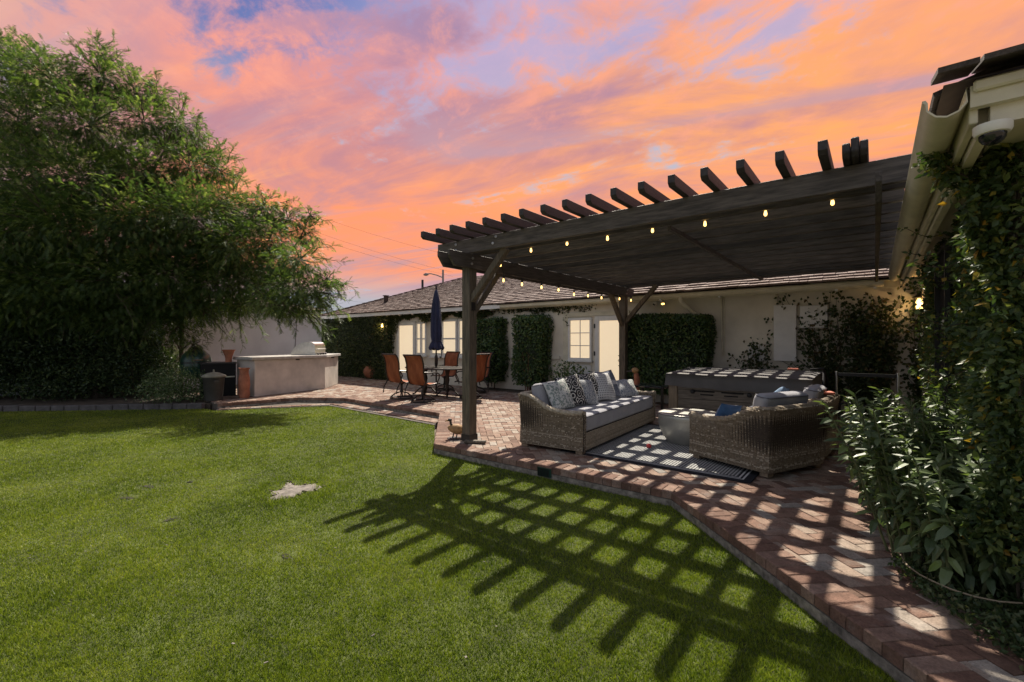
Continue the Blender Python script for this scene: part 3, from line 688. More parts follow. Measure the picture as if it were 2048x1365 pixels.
# roof deck, then wood shakes row by row
RUN = 4.6
b = MB()
z0 = EZ + .02; b.add([(EX0, GY - .03, z0), (1.2, GY - .03, z0), (1.2, GY - .03 + RUN, z0 + RUN * PITCH), (EX0 + RUN, GY - .03 + RUN, z0 + RUN * PITCH),
                      (EX0, GY + 2 * RUN, z0)], [(0, 1, 2, 3), (0, 3, 4)])
roof = b.build('roof', 'roof_under', hs)
sh_list = []
ang = math.atan(PITCH); rows = int(RUN / .178)
for r_ in range(rows):
    y = GY - .05 + r_ * .178; z = z0 + (y - GY) * PITCH
    x = EX0 + max(0, y - GY) + random.uniform(0, .1)
    while x < .75:
        w_ = random.uniform(.11, .24)
        m = Matrix.Translation((x + w_ / 2, y + random.uniform(-.012, .012) + .17, z + .17 * PITCH + .034 + random.uniform(-.004, .006))) @ Matrix.Rotation(ang - .10 + random.uniform(-.012, .012), 4, 'X')
        sh_list.append((m, w_ - .008, x + w_ / 2, y)); x += w_
def shake_t(w_):
    x, y, h = w_ / 2, .17, .019
    vs = [(-x, -y, -h), (x, -y, -h), (x, y, -h * .3), (-x, y, -h * .3), (-x, -y, h), (x, -y, h), (x, y, 0), (-x, y, 0)]
    return (None, vs, [(4, 5, 6, 7), (0, 1, 5, 4), (0, 4, 7, 3), (1, 2, 6, 5)])
SHK = {k: shake_t(k / 100) for k in range(9, 25)}
SHM = {}
for k, t in SHK.items():
    me = bpy.data.meshes.new('shake'); me.from_pydata(t[1], [], t[2]); me.materials.append(M['shake']); SHM[k] = me
def shk_key(s):
    m, w_, x, y = s; X, Y, d = pix((x, y, EZ + (y - GY) * PITCH))
    if 0 < X < 2048 and (y < GY + .55 or X < 1060): return d if X > 1270 or X < 1200 else 40
    return 99
sh_list.sort(key=shk_key); rest = []
for i, (m, w_, x, y) in enumerate(sh_list):
    k = min(24, max(9, round(w_ * 100)))
    if i < 300:
        o = bpy.data.objects.new('shake', SHM[k]); link(o, roof); m2 = m.copy(); m2.translation = m.translation - OFF[roof.name]; o.matrix_local = m2
    else:
        m2 = m.copy(); m2.translation = m.translation - OFF[roof.name]; rest.append((m2, SHK[k]))
stuff_pieces('shake_field', rest, None, 'shake', roof)
# hip capping
b = MB(); a = Vector((EX0, GY - .05, z0 + .03)); c = Vector((EX0 + RUN, GY + RUN - .05, z0 + RUN * PITCH + .05))
for k in range(26):
    p = a.lerp(c, k / 26); q = a.lerp(c, (k + 1.25) / 26); b.a = random.random(); b.bar(p + Vector((0, 0, .03)), q + Vector((0, 0, .012)), .15, .02)
b.build('hip_cap', 'shake', roof, attr=True)
# roof vents
def onroof(px_, y): return z0 + (y - GY) * PITCH
b = MB(); q = aY(772, 600, GY + 1.2); b.bb(q.x - .06, q.x + .06, GY + 1.13, GY + 1.27, onroof(0, GY + 1.2) - .05, onroof(0, GY + 1.2) + .30); b.bb(q.x - .085, q.x + .085, GY + 1.10, GY + 1.30, onroof(0, GY + 1.2) + .30, onroof(0, GY + 1.2) + .33); b.build('roof_vent', 'roof_under', roof)
q = aY(845, 576, GY + 3.1); b = MB(); b.tube([(q.x, GY + 3.1, onroof(0, GY + 3.1) - .1), (q.x, GY + 3.1, onroof(0, GY + 3.1) + .42)], .05, 10); b.build('vent_pipe', 'black_metal', roof)

# ---- windows and doors of the back wall
def opening(name, x0, x1, z0_, z1_, muntins=(), rails=(), pane='pane_lit', frame='white_paint', fw=.07, sill=True, proud=.06):
    y = WY
    fr = MB(); fr.bb(x0 - fw, x0, y - proud, y, z0_ - fw, z1_ + fw); fr.bb(x1, x1 + fw, y - proud, y, z0_ - fw, z1_ + fw)
    fr.bb(x0, x1, y - proud + .002, y, z1_, z1_ + fw); fr.bb(x0, x1, y - proud + .002, y, z0_ - fw, z0_)
    o = fr.build(name, frame, hs, bevel=.004)
    gl = MB(); gl.bb(x0, x1, y - .014, y - .006, z0_, z1_); gl.build('pane', pane, o)
    for mx in muntins:
        m = MB(); m.bb(mx - .011, mx + .011, y - .030, y - .015, z0_, z1_); m.build('muntin', frame, o)
    for rz_, h in rails:
        m = MB(); m.bb(x0, x1, y - .034 - .004 * h, y - .015, rz_ - h / 2, rz_ + h / 2); m.build('rail', frame, o)
    if sill:
        m = MB(); m.bb(x0 - fw - .03, x1 + fw + .03, y - proud - .05, y - .002, z0_ - fw - .05, z0_ - fw - .001); m.build('sill', frame, o, bevel=.005)
    return o
def X_(px_): return aY(px_, 684, WY).x
# glazed side door by the ivy
d1 = opening('door', X_(800) , X_(828), .30, 1.98, pane='pane_blind', fw=.13, sill=False)
m = MB(); q0, q1 = X_(800) - .13, X_(828) + .13; m.bb(q0, q1, WY - .05, WY, .02, .169); m.build('kick_panel', 'white_paint', d1)
for z in (.5, 1.75):
    m = MB(); m.bb(q0 - .02, q0 + .01, WY - .085, WY - .061, z - .05, z + .05); m.build('hinge', 'black_metal', d1)
m = MB(); m.bb(q0 - .12, q1 + .12, WY - .04, WY - .001, 2.112, 2.22); m.build('head_trim', 'white_paint', d1)
# dining bay: sash windows
for a, c in ((836, 842.5), (846, 852)): opening('sash_window', X_(a), X_(c), .98, 2.02, rails=((1.5, .05),), fw=.05)
for a, c in ((866, 884), (888, 913), (921, 938), (943, 957)):
    xa, xb = X_(a), X_(c); opening('sash_window', xa, xb, .98, 2.06, rails=((1.5, .055),), fw=.07)
# casement by the patio door, then the patio door
wa, wb_ = X_(1142), X_(1181)
opening('casement_window', wa, wb_, .98, 1.96, muntins=((wa + wb_) / 2,), rails=((1.30, .022), (1.63, .022)), pane='pane_blind', fw=.06)
m = MB(); m.bb(wa - .03, wb_ + .03, WY - .03, WY - .001, .12, .80); m.build('apron_panel', 'white_paint', hs, bevel=.01)
da, db = X_(1200), X_(1243)
d2 = opening('patio_door', da, db, .16, 1.93, pane='pane_blind', fw=.12, sill=False)
for z in (.35, 1.1, 1.8):
    m = MB(); m.bb(da - .135, da - .105, WY - .085, WY - .061, z - .055, z + .055); m.build('hinge', 'black_metal', d2)
m = MB(); m.bb(wa - .2, db + .22, WY - .045, WY - .001, 2.058, 2.16); m.build('head_trim', 'cream_paint', hs)
for c0, c1 in ((wa - .22, wa - .07), (db + .125, db + .27)):
    m = MB(); m.bb(c0, c1, WY - .04, WY - .001, .0, 2.057); m.build('door_casing', 'cream_paint', hs)
# wall-mounted panels, pipes, downspouts
def wb(name, x0, x1, y0, y1, dep, mtl, lab=None):
    p = aY(x0, y1, WY); q = aY(x1, y0, WY); m = MB(); m.bb(p.x, q.x, WY - dep, WY - .001, p.z, q.z); return m.build(name, mtl, hs, bevel=.006, label=lab)
wb('utility_panel', 1549, 1594, 610, 722, .10, 'white_paint')
wb('meter_box', 1601, 1656, 611, 657, .09, 'white_paint')
wb('vent_cover', 1498, 1530, 690, 722, .03, 'white_paint')
def pipe(name, pts, r, mtl='cream_paint'):
    m = MB(); m.tube([aY(x, y, WY - r - .01) for x, y in pts], r, 10); m.build(name, mtl, hs, smooth=True)
pipe('downspout', [(1651, 658), (1652, 720), (1653, 792)], .045)
pipe('conduit', [(1443, 588), (1444, 712)], .018); pipe('conduit', [(1448, 588), (1449, 712)], .014); pipe('conduit', [(1553, 580), (1553, 611)], .022)
m = MB(); q = aY(1361, 590, GY + .06); m.tube([(q.x, GY + .06, 2.40), (q.x, GY + .06, 2.30), (q.x + .04, GY + .10, 2.22), (q.x + .45, WY - .05, 1.86), (q.x + .47, WY - .05, 1.70), (q.x + .47, WY - .05, .1)], .045, 10); m.build('downspout', 'cream_paint', hs, smooth=True)

# twin spotlight under the eave
sl = thing('spotlight', aY(1322, 604, WY - .10), 'twin-head security spotlight under the eave, one head lit', 'light')
q = aY(1322, 597, WY - .05); m = MB(); m.bb(q.x - .05, q.x + .05, WY - .09, WY - .001, q.z - .03, q.z + .04); m.build('mount', 'white_plastic', sl, bevel=.008)
for dx, lit_ in ((-.09, 0), (.07, 1)):
    c = Vector((q.x + dx, WY - .15, q.z - .10)); dv = Vector((dx * 5, -.5, -.75)).normalized()
    m = MB(); m.tube([q + Vector((dx * .4, -.03, -.02)), c - dv * .05, c, c + dv * .06], [.012, .02, .035, .045], 10); o = m.build('lamp_head', 'white_plastic', sl, smooth=True)
    m = MB(); m.sphere(c + dv * .055, .038, 10, 6, (1, 1, .6)); m.build('lens', 'lamp_glow' if lit_ else 'dark_glass', o, smooth=True)

def sconce(label, p, s=1.0, out=(0, -1, 0), power=2.0):
    t = thing('wall_lantern', p, label, 'lantern'); p = Vector(p); o3 = Vector(out)
    m = MB(); m.bar(p + o3 * .0, p + o3 * .02, .10 * s, .16 * s); m.build('backplate', 'black_metal', t)
    c = p + o3 * .12; m = MB(); m.tube([p + Vector((0, 0, .06 * s)), p + o3 * .07 + Vector((0, 0, .13 * s)), c + Vector((0, 0, .13 * s))], .009, 6); m.build('arm', 'black_metal', t)
    m = MB(); m.lathe(c, [(.02 * s, .14 * s), (.075 * s, .105 * s), (.078 * s, .095 * s), (.03 * s, .094 * s)], 10); m.build('cap', 'black_metal', t, smooth=True)
    m = MB(); m.lathe(c, [(.012 * s, -.075 * s), (.034 * s, -.05 * s), (.040 * s, .0), (.030 * s, .05 * s), (.014 * s, .085 * s)], 12); m.build('glowing_glass', 'lamp_glow', t, smooth=True)
    for k in range(4):
        an = PI / 4 + k * PI / 2; d = Vector((math.cos(an), math.sin(an), 0)) * .062 * s
        m = MB(); m.tube([c + d + Vector((0, 0, .1 * s)), c + d * .8 + Vector((0, 0, -.09 * s))], .005, 5); m.build('cage_bar', 'black_metal', t)
    m = MB(); m.lathe(c, [(.052 * s, -.092 * s), (.052 * s, -.082 * s)], 8); m.build('base', 'black_metal', t)
    L = bpy.data.lights.new('lantern_light', 'POINT'); L.energy = power; L.color = (1, .62, .26); L.shadow_soft_size = .04
    lo = bpy.data.objects.new('lantern_light', L); link(lo, t); lo.location = o3 * .22 + Vector((0, 0, -.02))
q = aY(765, 652, WY - .30); sconce('lit wall lantern among the ivy left of the side door', (q.x, WY - .18, q.z), 1.0, power=3)
q = aY(1838, 610, WY - .12); sconce('lit wall lantern in the far corner beside the creeper', (q.x, WY - .01, q.z), 1.25, power=2.2)

# ------------------------------------------------------------------ white outbuilding behind the kitchen
ob_ = thing('outbuilding', (-16.4, 4, 0), 'plain white stucco outbuilding wall half hidden behind the big tree', 'outbuilding')
b = MB(); b.bb(-21, -16.3, 4.1, 9.02, -.15, 2.55); b.build('wall', 'white_stucco', ob_)
b = MB(); b.add([(-21.3, 3.8, 2.56), (-16.0, 3.8, 2.56), (-16.0, 9.25, 2.56), (-21.3, 9.25, 2.56), (-18.6, 6.0, 3.2), (-18.6, 7.0, 3.2)], [(0, 1, 4), (1, 2, 5, 4), (2, 3, 5), (3, 0, 4, 5), (0, 3, 2, 1)]); b.build('roof', 'shake', ob_, attr=True)
b = MB(); b.bb(-18.7, -18.5, -5, 4.1, -.2, 1.75); tag(b.build('garden_wall', 'white_stucco'), 'white garden wall glimpsed behind the dark shrubs at far left', 'wall')
b = MB(); b.tube([aX(594, 640, -16.28), aX(589, 712, -16.28)], .012, 6); b.build('cable', 'grey_pole', ob_)

# ------------------------------------------------------------------ house wing on the right (gutter, soffit, wall)
HX = .62
rh = thing('house_wing', (1.0, 6, 0), 'near corner of the right house wing with cream gutter and eave', 'house')
b = MB(); b.bb(HX, 5, 3.45, 10.5, -.1, 2.56); b.build('wall', 'stucco', rh)
gutter('gutter', rh, 'y', .172, .325, 2.52, 2.86, 10.12, 'cream_paint')
b = MB(); b.bb(.332, .362, 2.90, 10.12, 2.38, 2.52); b.build('fascia', 'cream_paint', rh, bevel=.004)
b = MB(); b.bb(.37, .41, 3.0, 10.1, 2.34, 2.47); b.build('frieze', 'cream_paint', rh)
y = 3.0
while y < 10.1:
    b = MB(); b.bb(.364, HX, y, y + .135, 2.475, 2.495); b.build('soffit_board', 'cream_paint', rh); y += .142
# eave facing the viewer
b = MB(); b.bb(.332, 5, 2.86, 2.90, 2.44, 2.535); b.build('fascia', 'cream_paint', rh)
b = MB(); b.bb(.34, 5, 2.835, 2.86, 2.50, 2.55); b.build('crown_moulding', 'cream_paint', rh, bevel=.008)
b = MB(); b.bb(.40, 5, 2.90, 2.97, 2.36, 2.442); b.build('frieze', 'cream_paint', rh)
b = MB(); b.bb(.45, 5, 2.97, 3.45, 2.41, 2.43); b.build('soffit', 'cream_paint', rh)
# roof: deck plus courses of dark shakes seen from below
b = MB(); p_ = .36
b.add([(.24, 2.80, 2.545), (5, 2.80, 2.545), (5, 4.8, 2.545 + 2 * p_), (2.24, 4.8, 2.545 + 2 * p_), (2.24, 9, 2.545 + 2 * p_), (.24, 10.9, 2.545), (2.24, 10.9, 2.545 + 2 * p_)], [(0, 1, 2, 3), (0, 3, 4, 6, 5)])
r2 = b.build('roof', 'roof_under', rh)
for row in range(3):
    x = .21 + row * .17
    while x < 3.4:
        w_ = random.uniform(.13, .24); m = MB()
        mm = Matrix.Translation((x + w_ / 2, 2.72 + row * .17 + .15 + random.uniform(-.02, .02), 2.560 + row * .17 * p_ + .15 * p_ + .012)) @ Matrix.Rotation(math.atan(p_) - .08, 4, 'X')
        m.box(None, (w_ - .01, .34, .022), mtx=mm); m.build('shake', 'dark_shake', r2); x += w_
    y = 2.72 + row * .17 + .26
    while y < 9.6:
        w_ = random.uniform(.13, .24); m = MB()
        mm = Matrix.Translation((.235 + row * .17 + .15, y + w_ / 2, 2.565 + row * .17 * p_ + .15 * p_ + .012)) @ Matrix.Rotation(-math.atan(p_) + .08, 4, 'Y')
        m.box(None, (.34, w_ - .01, .022), mtx=mm); m.build('shake', 'dark_shake', r2); y += w_
# dark screened window of the wing
wn = MB(); a = aX(1900, 486, HX); c = aX(1925, 486, HX)
y1_, y0_ = a.y, c.y
wn.bb(HX - .08, HX - .001, y0_, y1_, .75, 2.30); w2 = wn.build('window', 'black_void', rh)
for yy in (y0_, y1_):
    m = MB(); m.bb(HX - .12, HX - .081, yy - .03, yy + .03, .70, 2.32); m.build('frame', 'black_metal', w2)
for zz in (.72, 1.5, 2.31):
    m = MB(); m.bb(HX - .115, HX - .082, y0_ + .031, y1_ - .031, zz - .02, zz + .02); m.build('frame', 'black_metal', w2)
# dome camera
q = at(1985, 232, 2.02)
dc = thing('security_camera', (q.x, q.y, 2.36), 'white dome security camera under the eave corner', 'camera')
m = MB(); m.lathe((q.x, q.y, 2.36), [(.05, .0), (.064, -.004), (.064, -.03), (.056, -.044), (.048, -.046)], 24); m.build('housing', 'white_plastic', dc, smooth=True)
m = MB(); m.lathe((q.x, q.y, 2.36), [(.046, -.046), (.044, -.062), (.034, -.078), (.018, -.088), (.002, -.091)], 20); m.build('dome', 'dark_glass', dc, smooth=True)
# ------------------------------------------------------------------ woven seats
def resample(pts, step):
    pts = [Vector((*p, 0)) for p in pts]; out = [pts[0]]; acc = 0
    L = [0]
    for a, c in zip(pts[:-1], pts[1:]): L.append(L[-1] + (c - a).length)
    n = max(2, round(L[-1] / step)); res = []
    for k in range(n + 1):
        s = L[-1] * k / n; i = max(j for j in range(len(L)) if L[j] <= s + 1e-9); i = min(i, len(pts) - 2)
        t = (s - L[i]) / max(1e-9, L[i + 1] - L[i]); res.append(pts[i].lerp(pts[i + 1], t))
    P = np.array([[p.x, p.y] for p in res]); T = np.gradient(P, axis=0); T /= np.linalg.norm(T, axis=1, keepdims=True)
    return P, np.stack([T[:, 1], -T[:, 0]], 1)          # normal to the right of travel
def weave(P, N, zlo, ztop, flare=None, pitch=.0128, amp=.0050):
    """over-under woven strands on a vertical sheet that follows path P"""
    V = []; Fc = []; A = []; base = 0; n = len(P)
    zlo = np.broadcast_to(zlo, (n,)); ztop = np.broadcast_to(ztop, (n,))
    rows = int((ztop.max() - zlo.min()) / pitch)
    for j in range(rows + 1):
        z = zlo.min() + j * pitch; ok = (z <= ztop) & (z >= zlo)
        if ok.sum() < 2: continue
        sgn = np.where((np.arange(n) + (j // 5 if False else 0)) % 2 == 0, 1.0, -1.0) * (1 if j % 2 else .55)
        o = amp * sgn + RNG.normal(0, .0006, n)
        fl = flare(z) if flare else 0.0
        zz = z + RNG.normal(0, .0008, n)
        for dz_, dn in ((.0064, -.004), (0, .0028), (-.0064, -.004)):
            V.append(np.column_stack([P[:, 0] + N[:, 0] * (o + dn + fl), P[:, 1] + N[:, 1] * (o + dn + fl), zz + dz_]))
        i = np.where(ok[:-1] & ok[1:])[0]
        for q in (0, 1):
            a = base + q * n + i; Fc.append(np.column_stack([a, a + n, a + n + 1, a + 1]))
        cA = np.clip(.42 + RNG.normal(0, .10) + RNG.normal(0, .10, n), .02, .98); A += [cA] * 3; base += 3 * n
    return np.concatenate(V), np.concatenate(Fc), np.concatenate(A)
def rounded(pts, r=.07, k=4):
    out = [pts[0]]
    for a, b_, c in zip(pts[:-2], pts[1:-1], pts[2:]):
        a, b_, c = Vector((*a, 0)), Vector((*b_, 0)), Vector((*c, 0)); p = b_ + (a - b_).normalized() * r; q = b_ + (c - b_).normalized() * r
        for t in range(k + 1):
            u = t / k; w_ = p * (1 - u) ** 2 + b_ * 2 * u * (1 - u) + q * u * u; out.append((w_.x, w_.y))
    return out + [pts[-1]]
def wicker_seat(name, label, cat, loc, rz, Wd, D, cushions):
    t = thing(name, loc, label, cat, rz=rz)
    h, x0, x1 = Wd / 2, -D / 2, D / 2
    path_ = rounded([(x1, -h), (x0, -h), (x0, h), (x1, h)])            # round the back, outside on the right of travel? normal fixed below
    P, N = resample(path_, .0175)
    if (N[len(P) // 2][0]) > 0: N = -N
    f = np.clip((x1 - P[:, 0]) / D, 0, 1)
    top = .53 - .018 * np.sin(np.clip(f / .45, 0, 1) * PI) + .165 * np.clip((f - .42) / .5, 0, 1) ** 2 * (3 - 2 * np.clip((f - .42) / .5, 0, 1))
    fl = lambda z: .035 * max(0, (z - .35) / .35) ** 2 + .012 * (1 - min(1, z / .3))
    def put(nm, arr, parent=t, mtl='wicker'):
        return obj_from(np_mesh(nm, arr[0], arr[1], arr[2]), nm, mtl, parent)
    outer = put('woven_shell', weave(P, N, .055, top, fl))
    Pi = P - N * .085; put('inner_weave', weave(Pi, -N, .26, top - .01), outer)
    # solid core between the two weaves
    b = MB(); n = len(P)
    vs = [(P[i, 0] - N[i, 0] * .012, P[i, 1] - N[i, 1] * .012, .05) for i in range(n)] + [(P[i, 0] + N[i, 0] * (fl(top[i]) - .012), P[i, 1] + N[i, 1] * (fl(top[i]) - .012), top[i] - .012) for i in range(n)]
    vs += [(P[i, 0] - N[i, 0] * .074, P[i, 1] - N[i, 1] * .074, .05) for i in range(n)] + [(P[i, 0] - N[i, 0] * .074, P[i, 1] - N[i, 1] * .074, top[i] - .01) for i in range(n)]
    fs = []
    for i in range(n - 1):
        fs += [(i, i + 1, n + i + 1, n + i), (2 * n + i, 3 * n + i, 3 * n + i + 1, 2 * n + i + 1), (n + i, n + i + 1, 3 * n + i + 1, 3 * n + i)]
    fs += [(0, n, 3 * n, 2 * n), (n - 1, 3 * n - 1, 4 * n - 1, 2 * n - 1)]
    b.add(vs, fs); b.bb(x0 + .05, x1 - .02, -h + .05, h - .05, .05, .255); b.build('frame_core', 'wicker_core', outer, local=True)
    # plaited rim: two strands twisted round each other
    b = MB()
    for ph in (0, PI):
        pts = []; fine = 2
        for i in range((n - 1) * fine + 1):
            u = i / fine; k = min(int(u), n - 2); w_ = u - k
            c = P[k] * (1 - w_) + P[k + 1] * w_; nn = N[k] * (1 - w_) + N[k + 1] * w_; zt = top[k] * (1 - w_) + top[k + 1] * w_; a = ph + u * 1.1
            off = -.042 + fl(.7) * .6 + .016 * math.cos(a); pts.append((c[0] + nn[0] * off, c[1] + nn[1] * off, zt - .006 + .007 * math.sin(a)))
        b.a = .45 + .1 * (ph > 0); b.tube(pts, .030, 6)
    b.build('plaited_rim', 'wicker', t, local=True, smooth=True, attr=True)
    # arm fronts and seat front
    for sy in (-1, 1):
        Pf, Nf = resample([(x1, sy * h), (x1, sy * (h - .085))], .0175); Nf = np.tile([[1.0, 0.0]], (len(Pf), 1)); put('arm_front', weave(Pf, Nf, .055, .53), outer)
    Pf, Nf = resample([(x1 - .005, -h + .085), (x1 - .005, h - .085)], .0175); Nf = np.tile([[1.0, 0.0]], (len(Pf), 1)); put('seat_rail', weave(Pf, Nf, .055, .262))
    for sx in (x0 + .07, x1 - .07):
        for sy in (-h + .07, h - .07):
            b = MB(); b.bb(sx - .045, sx + .045, sy - .045, sy + .045, .004, .056); b.build('foot', 'spa_trim', t, local=True)
    # cushions
    def soft(nm, c, size, mtx=None, mtl='grey_cushion', bv=.05):
        b = MB(); b.box(Vector(), size); o = b.build(nm, mtl, t, local=True, bevel=bv, segs=4)
        o.matrix_local = mtx if mtx is not None else Matrix.Translation(c)
        sx, sy, sz = size[0] / 2 - .004, size[1] / 2 - .004, size[2] / 2 - bv * .4
        pb = MB(); r = bv * .8
        for z in (sz,):
            pts = [(sx - r, -sy, z), (sx, -sy + r, z), (sx, sy - r, z), (sx - r, sy, z), (-sx + r, sy, z), (-sx, sy - r, z), (-sx, -sy + r, z), (-sx + r, -sy, z), (sx - r, -sy, z)]
            pb.tube(pts, .006, 5, cap=False)
        pb.build('piping', 'cushion_piping', o, local=True)
        return o
    soft('seat_cushion', (.045, 0, .372), (D - .10, Wd - .19, .215))
    cw = (Wd - .20) / cushions
    for k in range(cushions):
        y = -(Wd - .20) / 2 + cw * (k + .5)
        soft('back_cushion', None, (.17, cw - .015, .36), Matrix.Translation((x0 + .20, y, .655)) @ Matrix.Rotation(-.20, 4, 'Y') @ Matrix.Rotation(random.uniform(-.03, .03), 4, 'Z'), bv=.065)
    return t
sofa = wicker_seat('sofa', 'long wicker sofa with grey seat cushion along the pergola left side', 'sofa', (-3.36, 6.30, 0), R(3.5), 2.80, .95, 3)
ch1 = wicker_seat('armchair', 'wicker armchair on the rug corner nearest the viewer, turned away', 'armchair', (-1.09, 5.885, 0.012), math.atan2(.41, -.91), .985, .99, 1)
ch2 = wicker_seat('armchair', 'wicker armchair behind the nearest one, before the hot tub', 'armchair', (-.93, 7.02, 0.0), R(176), .92, 1.02, 1)

# ------------------------------------------------------------------ pillows
def p_paisley(t, uv):
    n = t.n('TexVoronoi', {'feature': 'F1'}, Vector=uv, Scale=15.0).outputs['Distance']; n2 = t.noise(uv, 7, 5, .65, 1.5)
    f = t.m('ADD', t.m('MULTIPLY', n, .9), t.m('MULTIPLY', n2, .7))
    return t.ramp(f, [(.42, (.03, .055, .10)), (.55, (.40, .44, .44)), (.7, (.10, .15, .12)), (.85, (.55, .55, .53))]), None, 0
def p_medal(t, uv):
    v = t.n('TexVoronoi', {'feature': 'F1'}, Vector=uv, Scale=3.2, Randomness=.2).outputs['Distance']
    r = t.m('SINE', t.m('MULTIPLY', v, 26.0)); n = t.noise(uv, 13, 3, .5)
    f = t.m('ADD', r, t.m('MULTIPLY', t.m('SUBTRACT', n, .5), 2.4))
    return t.ramp(f, [(.52, (.022, .022, .026)), (.60, (.60, .58, .54))], 'LINEAR'), None, 0
def p_geo(t, uv):
    s = t.n('SeparateXYZ', Vector=uv); a = t.m('SINE', t.m('MULTIPLY', t.m('ADD', s.outputs[0], s.outputs[1]), 42)); c = t.m('SINE', t.m('MULTIPLY', t.m('SUBTRACT', s.outputs[0], s.outputs[1]), 42))
    return t.ramp(t.m('MULTIPLY', a, c), [(.45, (.60, .60, .60)), (.60, (.03, .035, .05))]), None, 0
def p_speckle(t, uv):
    n = t.noise(uv, 19, 5, .75); return t.ramp(n, [(.42, (.07, .10, .15)), (.50, (.40, .41, .42)), (.62, (.55, .54, .52))]), None, 0
def p_stripe(t, uv):
    s = t.n('SeparateXYZ', Vector=uv); a = t.m('ABSOLUTE', t.m('SUBTRACT', s.outputs[0], .5)); n = t.noise(uv, 40, 3, .6)
    return t.mix(t.ss(n, .45, .6), t.ramp(a, [(.07, (.70, .70, .70)), (.09, (.06, .075, .12))]), (.30, .32, .38)), None, 0
for nm, fn in (('pillow_paisley', p_paisley), ('pillow_medallion', p_medal), ('pillow_lattice', p_geo), ('pillow_speckle', p_speckle), ('pillow_stripe', p_stripe)): pat_mat(nm, fn, .9)
def pillow_mesh(size, T, n=16):
    V = []; UV = []; Fq = []
    g_ = np.linspace(-1, 1, n + 1)
    for sgn in (1, -1):
        for a in g_:
            for c in g_:
                e = max(0.0, (1 - a * a) * (1 - c * c)); z = sgn * T * e ** .42 + .006 * math.sin(5 * a + 3 * c) * e
                pin = 1 - .07 * (1 - abs(a)) * 0 - .09 * (1 - (abs(a) * abs(c)) ** 1.2) * max(abs(a), abs(c)) ** 3
                V.append((a * size / 2 * pin, c * size / 2 * pin, z)); UV.append(((a + 1) / 2, (c + 1) / 2))
    m = n + 1
    for s_ in (0, 1):
        for i in range(n):
            for j in range(n):
                q = s_ * m * m + i * m + j; f = (q, q + m, q + m + 1, q + 1); Fq.append(f if s_ == 0 else f[::-1])
    return np_mesh('pillow', V, Fq, uv=UV, smooth=True)
def pillow(label, loc, size, T, mtl, yaw, lean, roll=0.0):
    """loc: centre; face normal looks along yaw, leaning back by lean"""
    me = pillow_mesh(size, T); me.materials.append(M[mtl]) if mtl in M else None
    o = bpy.data.objects.new('throw_pillow', me); link(o); tag(o, label, 'pillow', 'throw pillows on the sofa')
    m = Matrix.Rotation(yaw, 4, 'Z') @ Matrix.Rotation(PI / 2 - lean, 4, 'Y') @ Matrix.Rotation(roll, 4, 'Z')
    o.matrix_world = Matrix.Translation(loc) @ m; return o
SX = lambda y: -3.36 + (y - 6.30) * -.061
for lab, y, dx, z, sz, T, mt, yaw, lean, roll in [
    ('blue green paisley throw pillow nearest the near sofa arm', 5.30, .02, .67, .44, .085, 'pillow_paisley', -.25, .42, .12),
    ('black throw pillow with white medallions, first of the two', 5.62, .03, .70, .46, .08, 'pillow_medallion', -.35, .40, .10),
    ('pale blue speckled throw pillow between the two black medallion pillows', 5.93, .10, .66, .42, .09, 'pillow_speckle', -.30, .50, -.10),
    ('black throw pillow with white medallions, farther and mostly covered', 6.22, .02, .71, .45, .08, 'pillow_medallion', -.35, .38, .08),
    ('black and white lattice throw pillow at the middle of the sofa', 6.50, .12, .70, .48, .09, 'pillow_lattice', -.28, .48, -.08),
    ('dark blue throw pillow with a broad white stripe', 6.78, .08, .71, .47, .08, 'pillow_stripe', -.30, .42, .05),
    ('pale speckled throw pillow lying tilted by the far sofa arm', 7.18, .16, .60, .42, .09, 'pillow_speckle', -.9, .95, .30),
    ('blue grey paisley throw pillow slumped against the far sofa arm', 7.42, .14, .60, .38, .08, 'pillow_paisley', -1.1, .90, .2)]:
    pillow(lab, (SX(y) + dx - .10, y, z), sz, T, mt, yaw + R(3.5), lean, roll)
def pill2(label, loc, sz, T, mt, yaw, lean, roll=0.0):
    o = pillow(label, loc, sz, T, mt, yaw, lean, roll); o['group'] = 'pillows on the armchairs'
pill2('deep blue throw pillow standing in the nearest armchair', (-1.42, 6.0, .50), .32, .07, 'blue_fabric', 2.5, .45, .15)
mat('light_blue', (.20, .30, .44), .85, .15, 8, .3, 200)
pill2('light blue throw pillow in the armchair by the hot tub', (-1.05, 7.22, .62), .38, .08, 'light_blue', 3.0, .6, .2)
# orange-red cloth on the far chair back
b = MB(); b.box((-.50, 7.15, .745), (.16, .22, .03), .3); tag(b.build('folded_cloth', 'salmon_cloth', bevel=.012, segs=2), 'folded salmon cloth on the far armchair back', 'cloth')

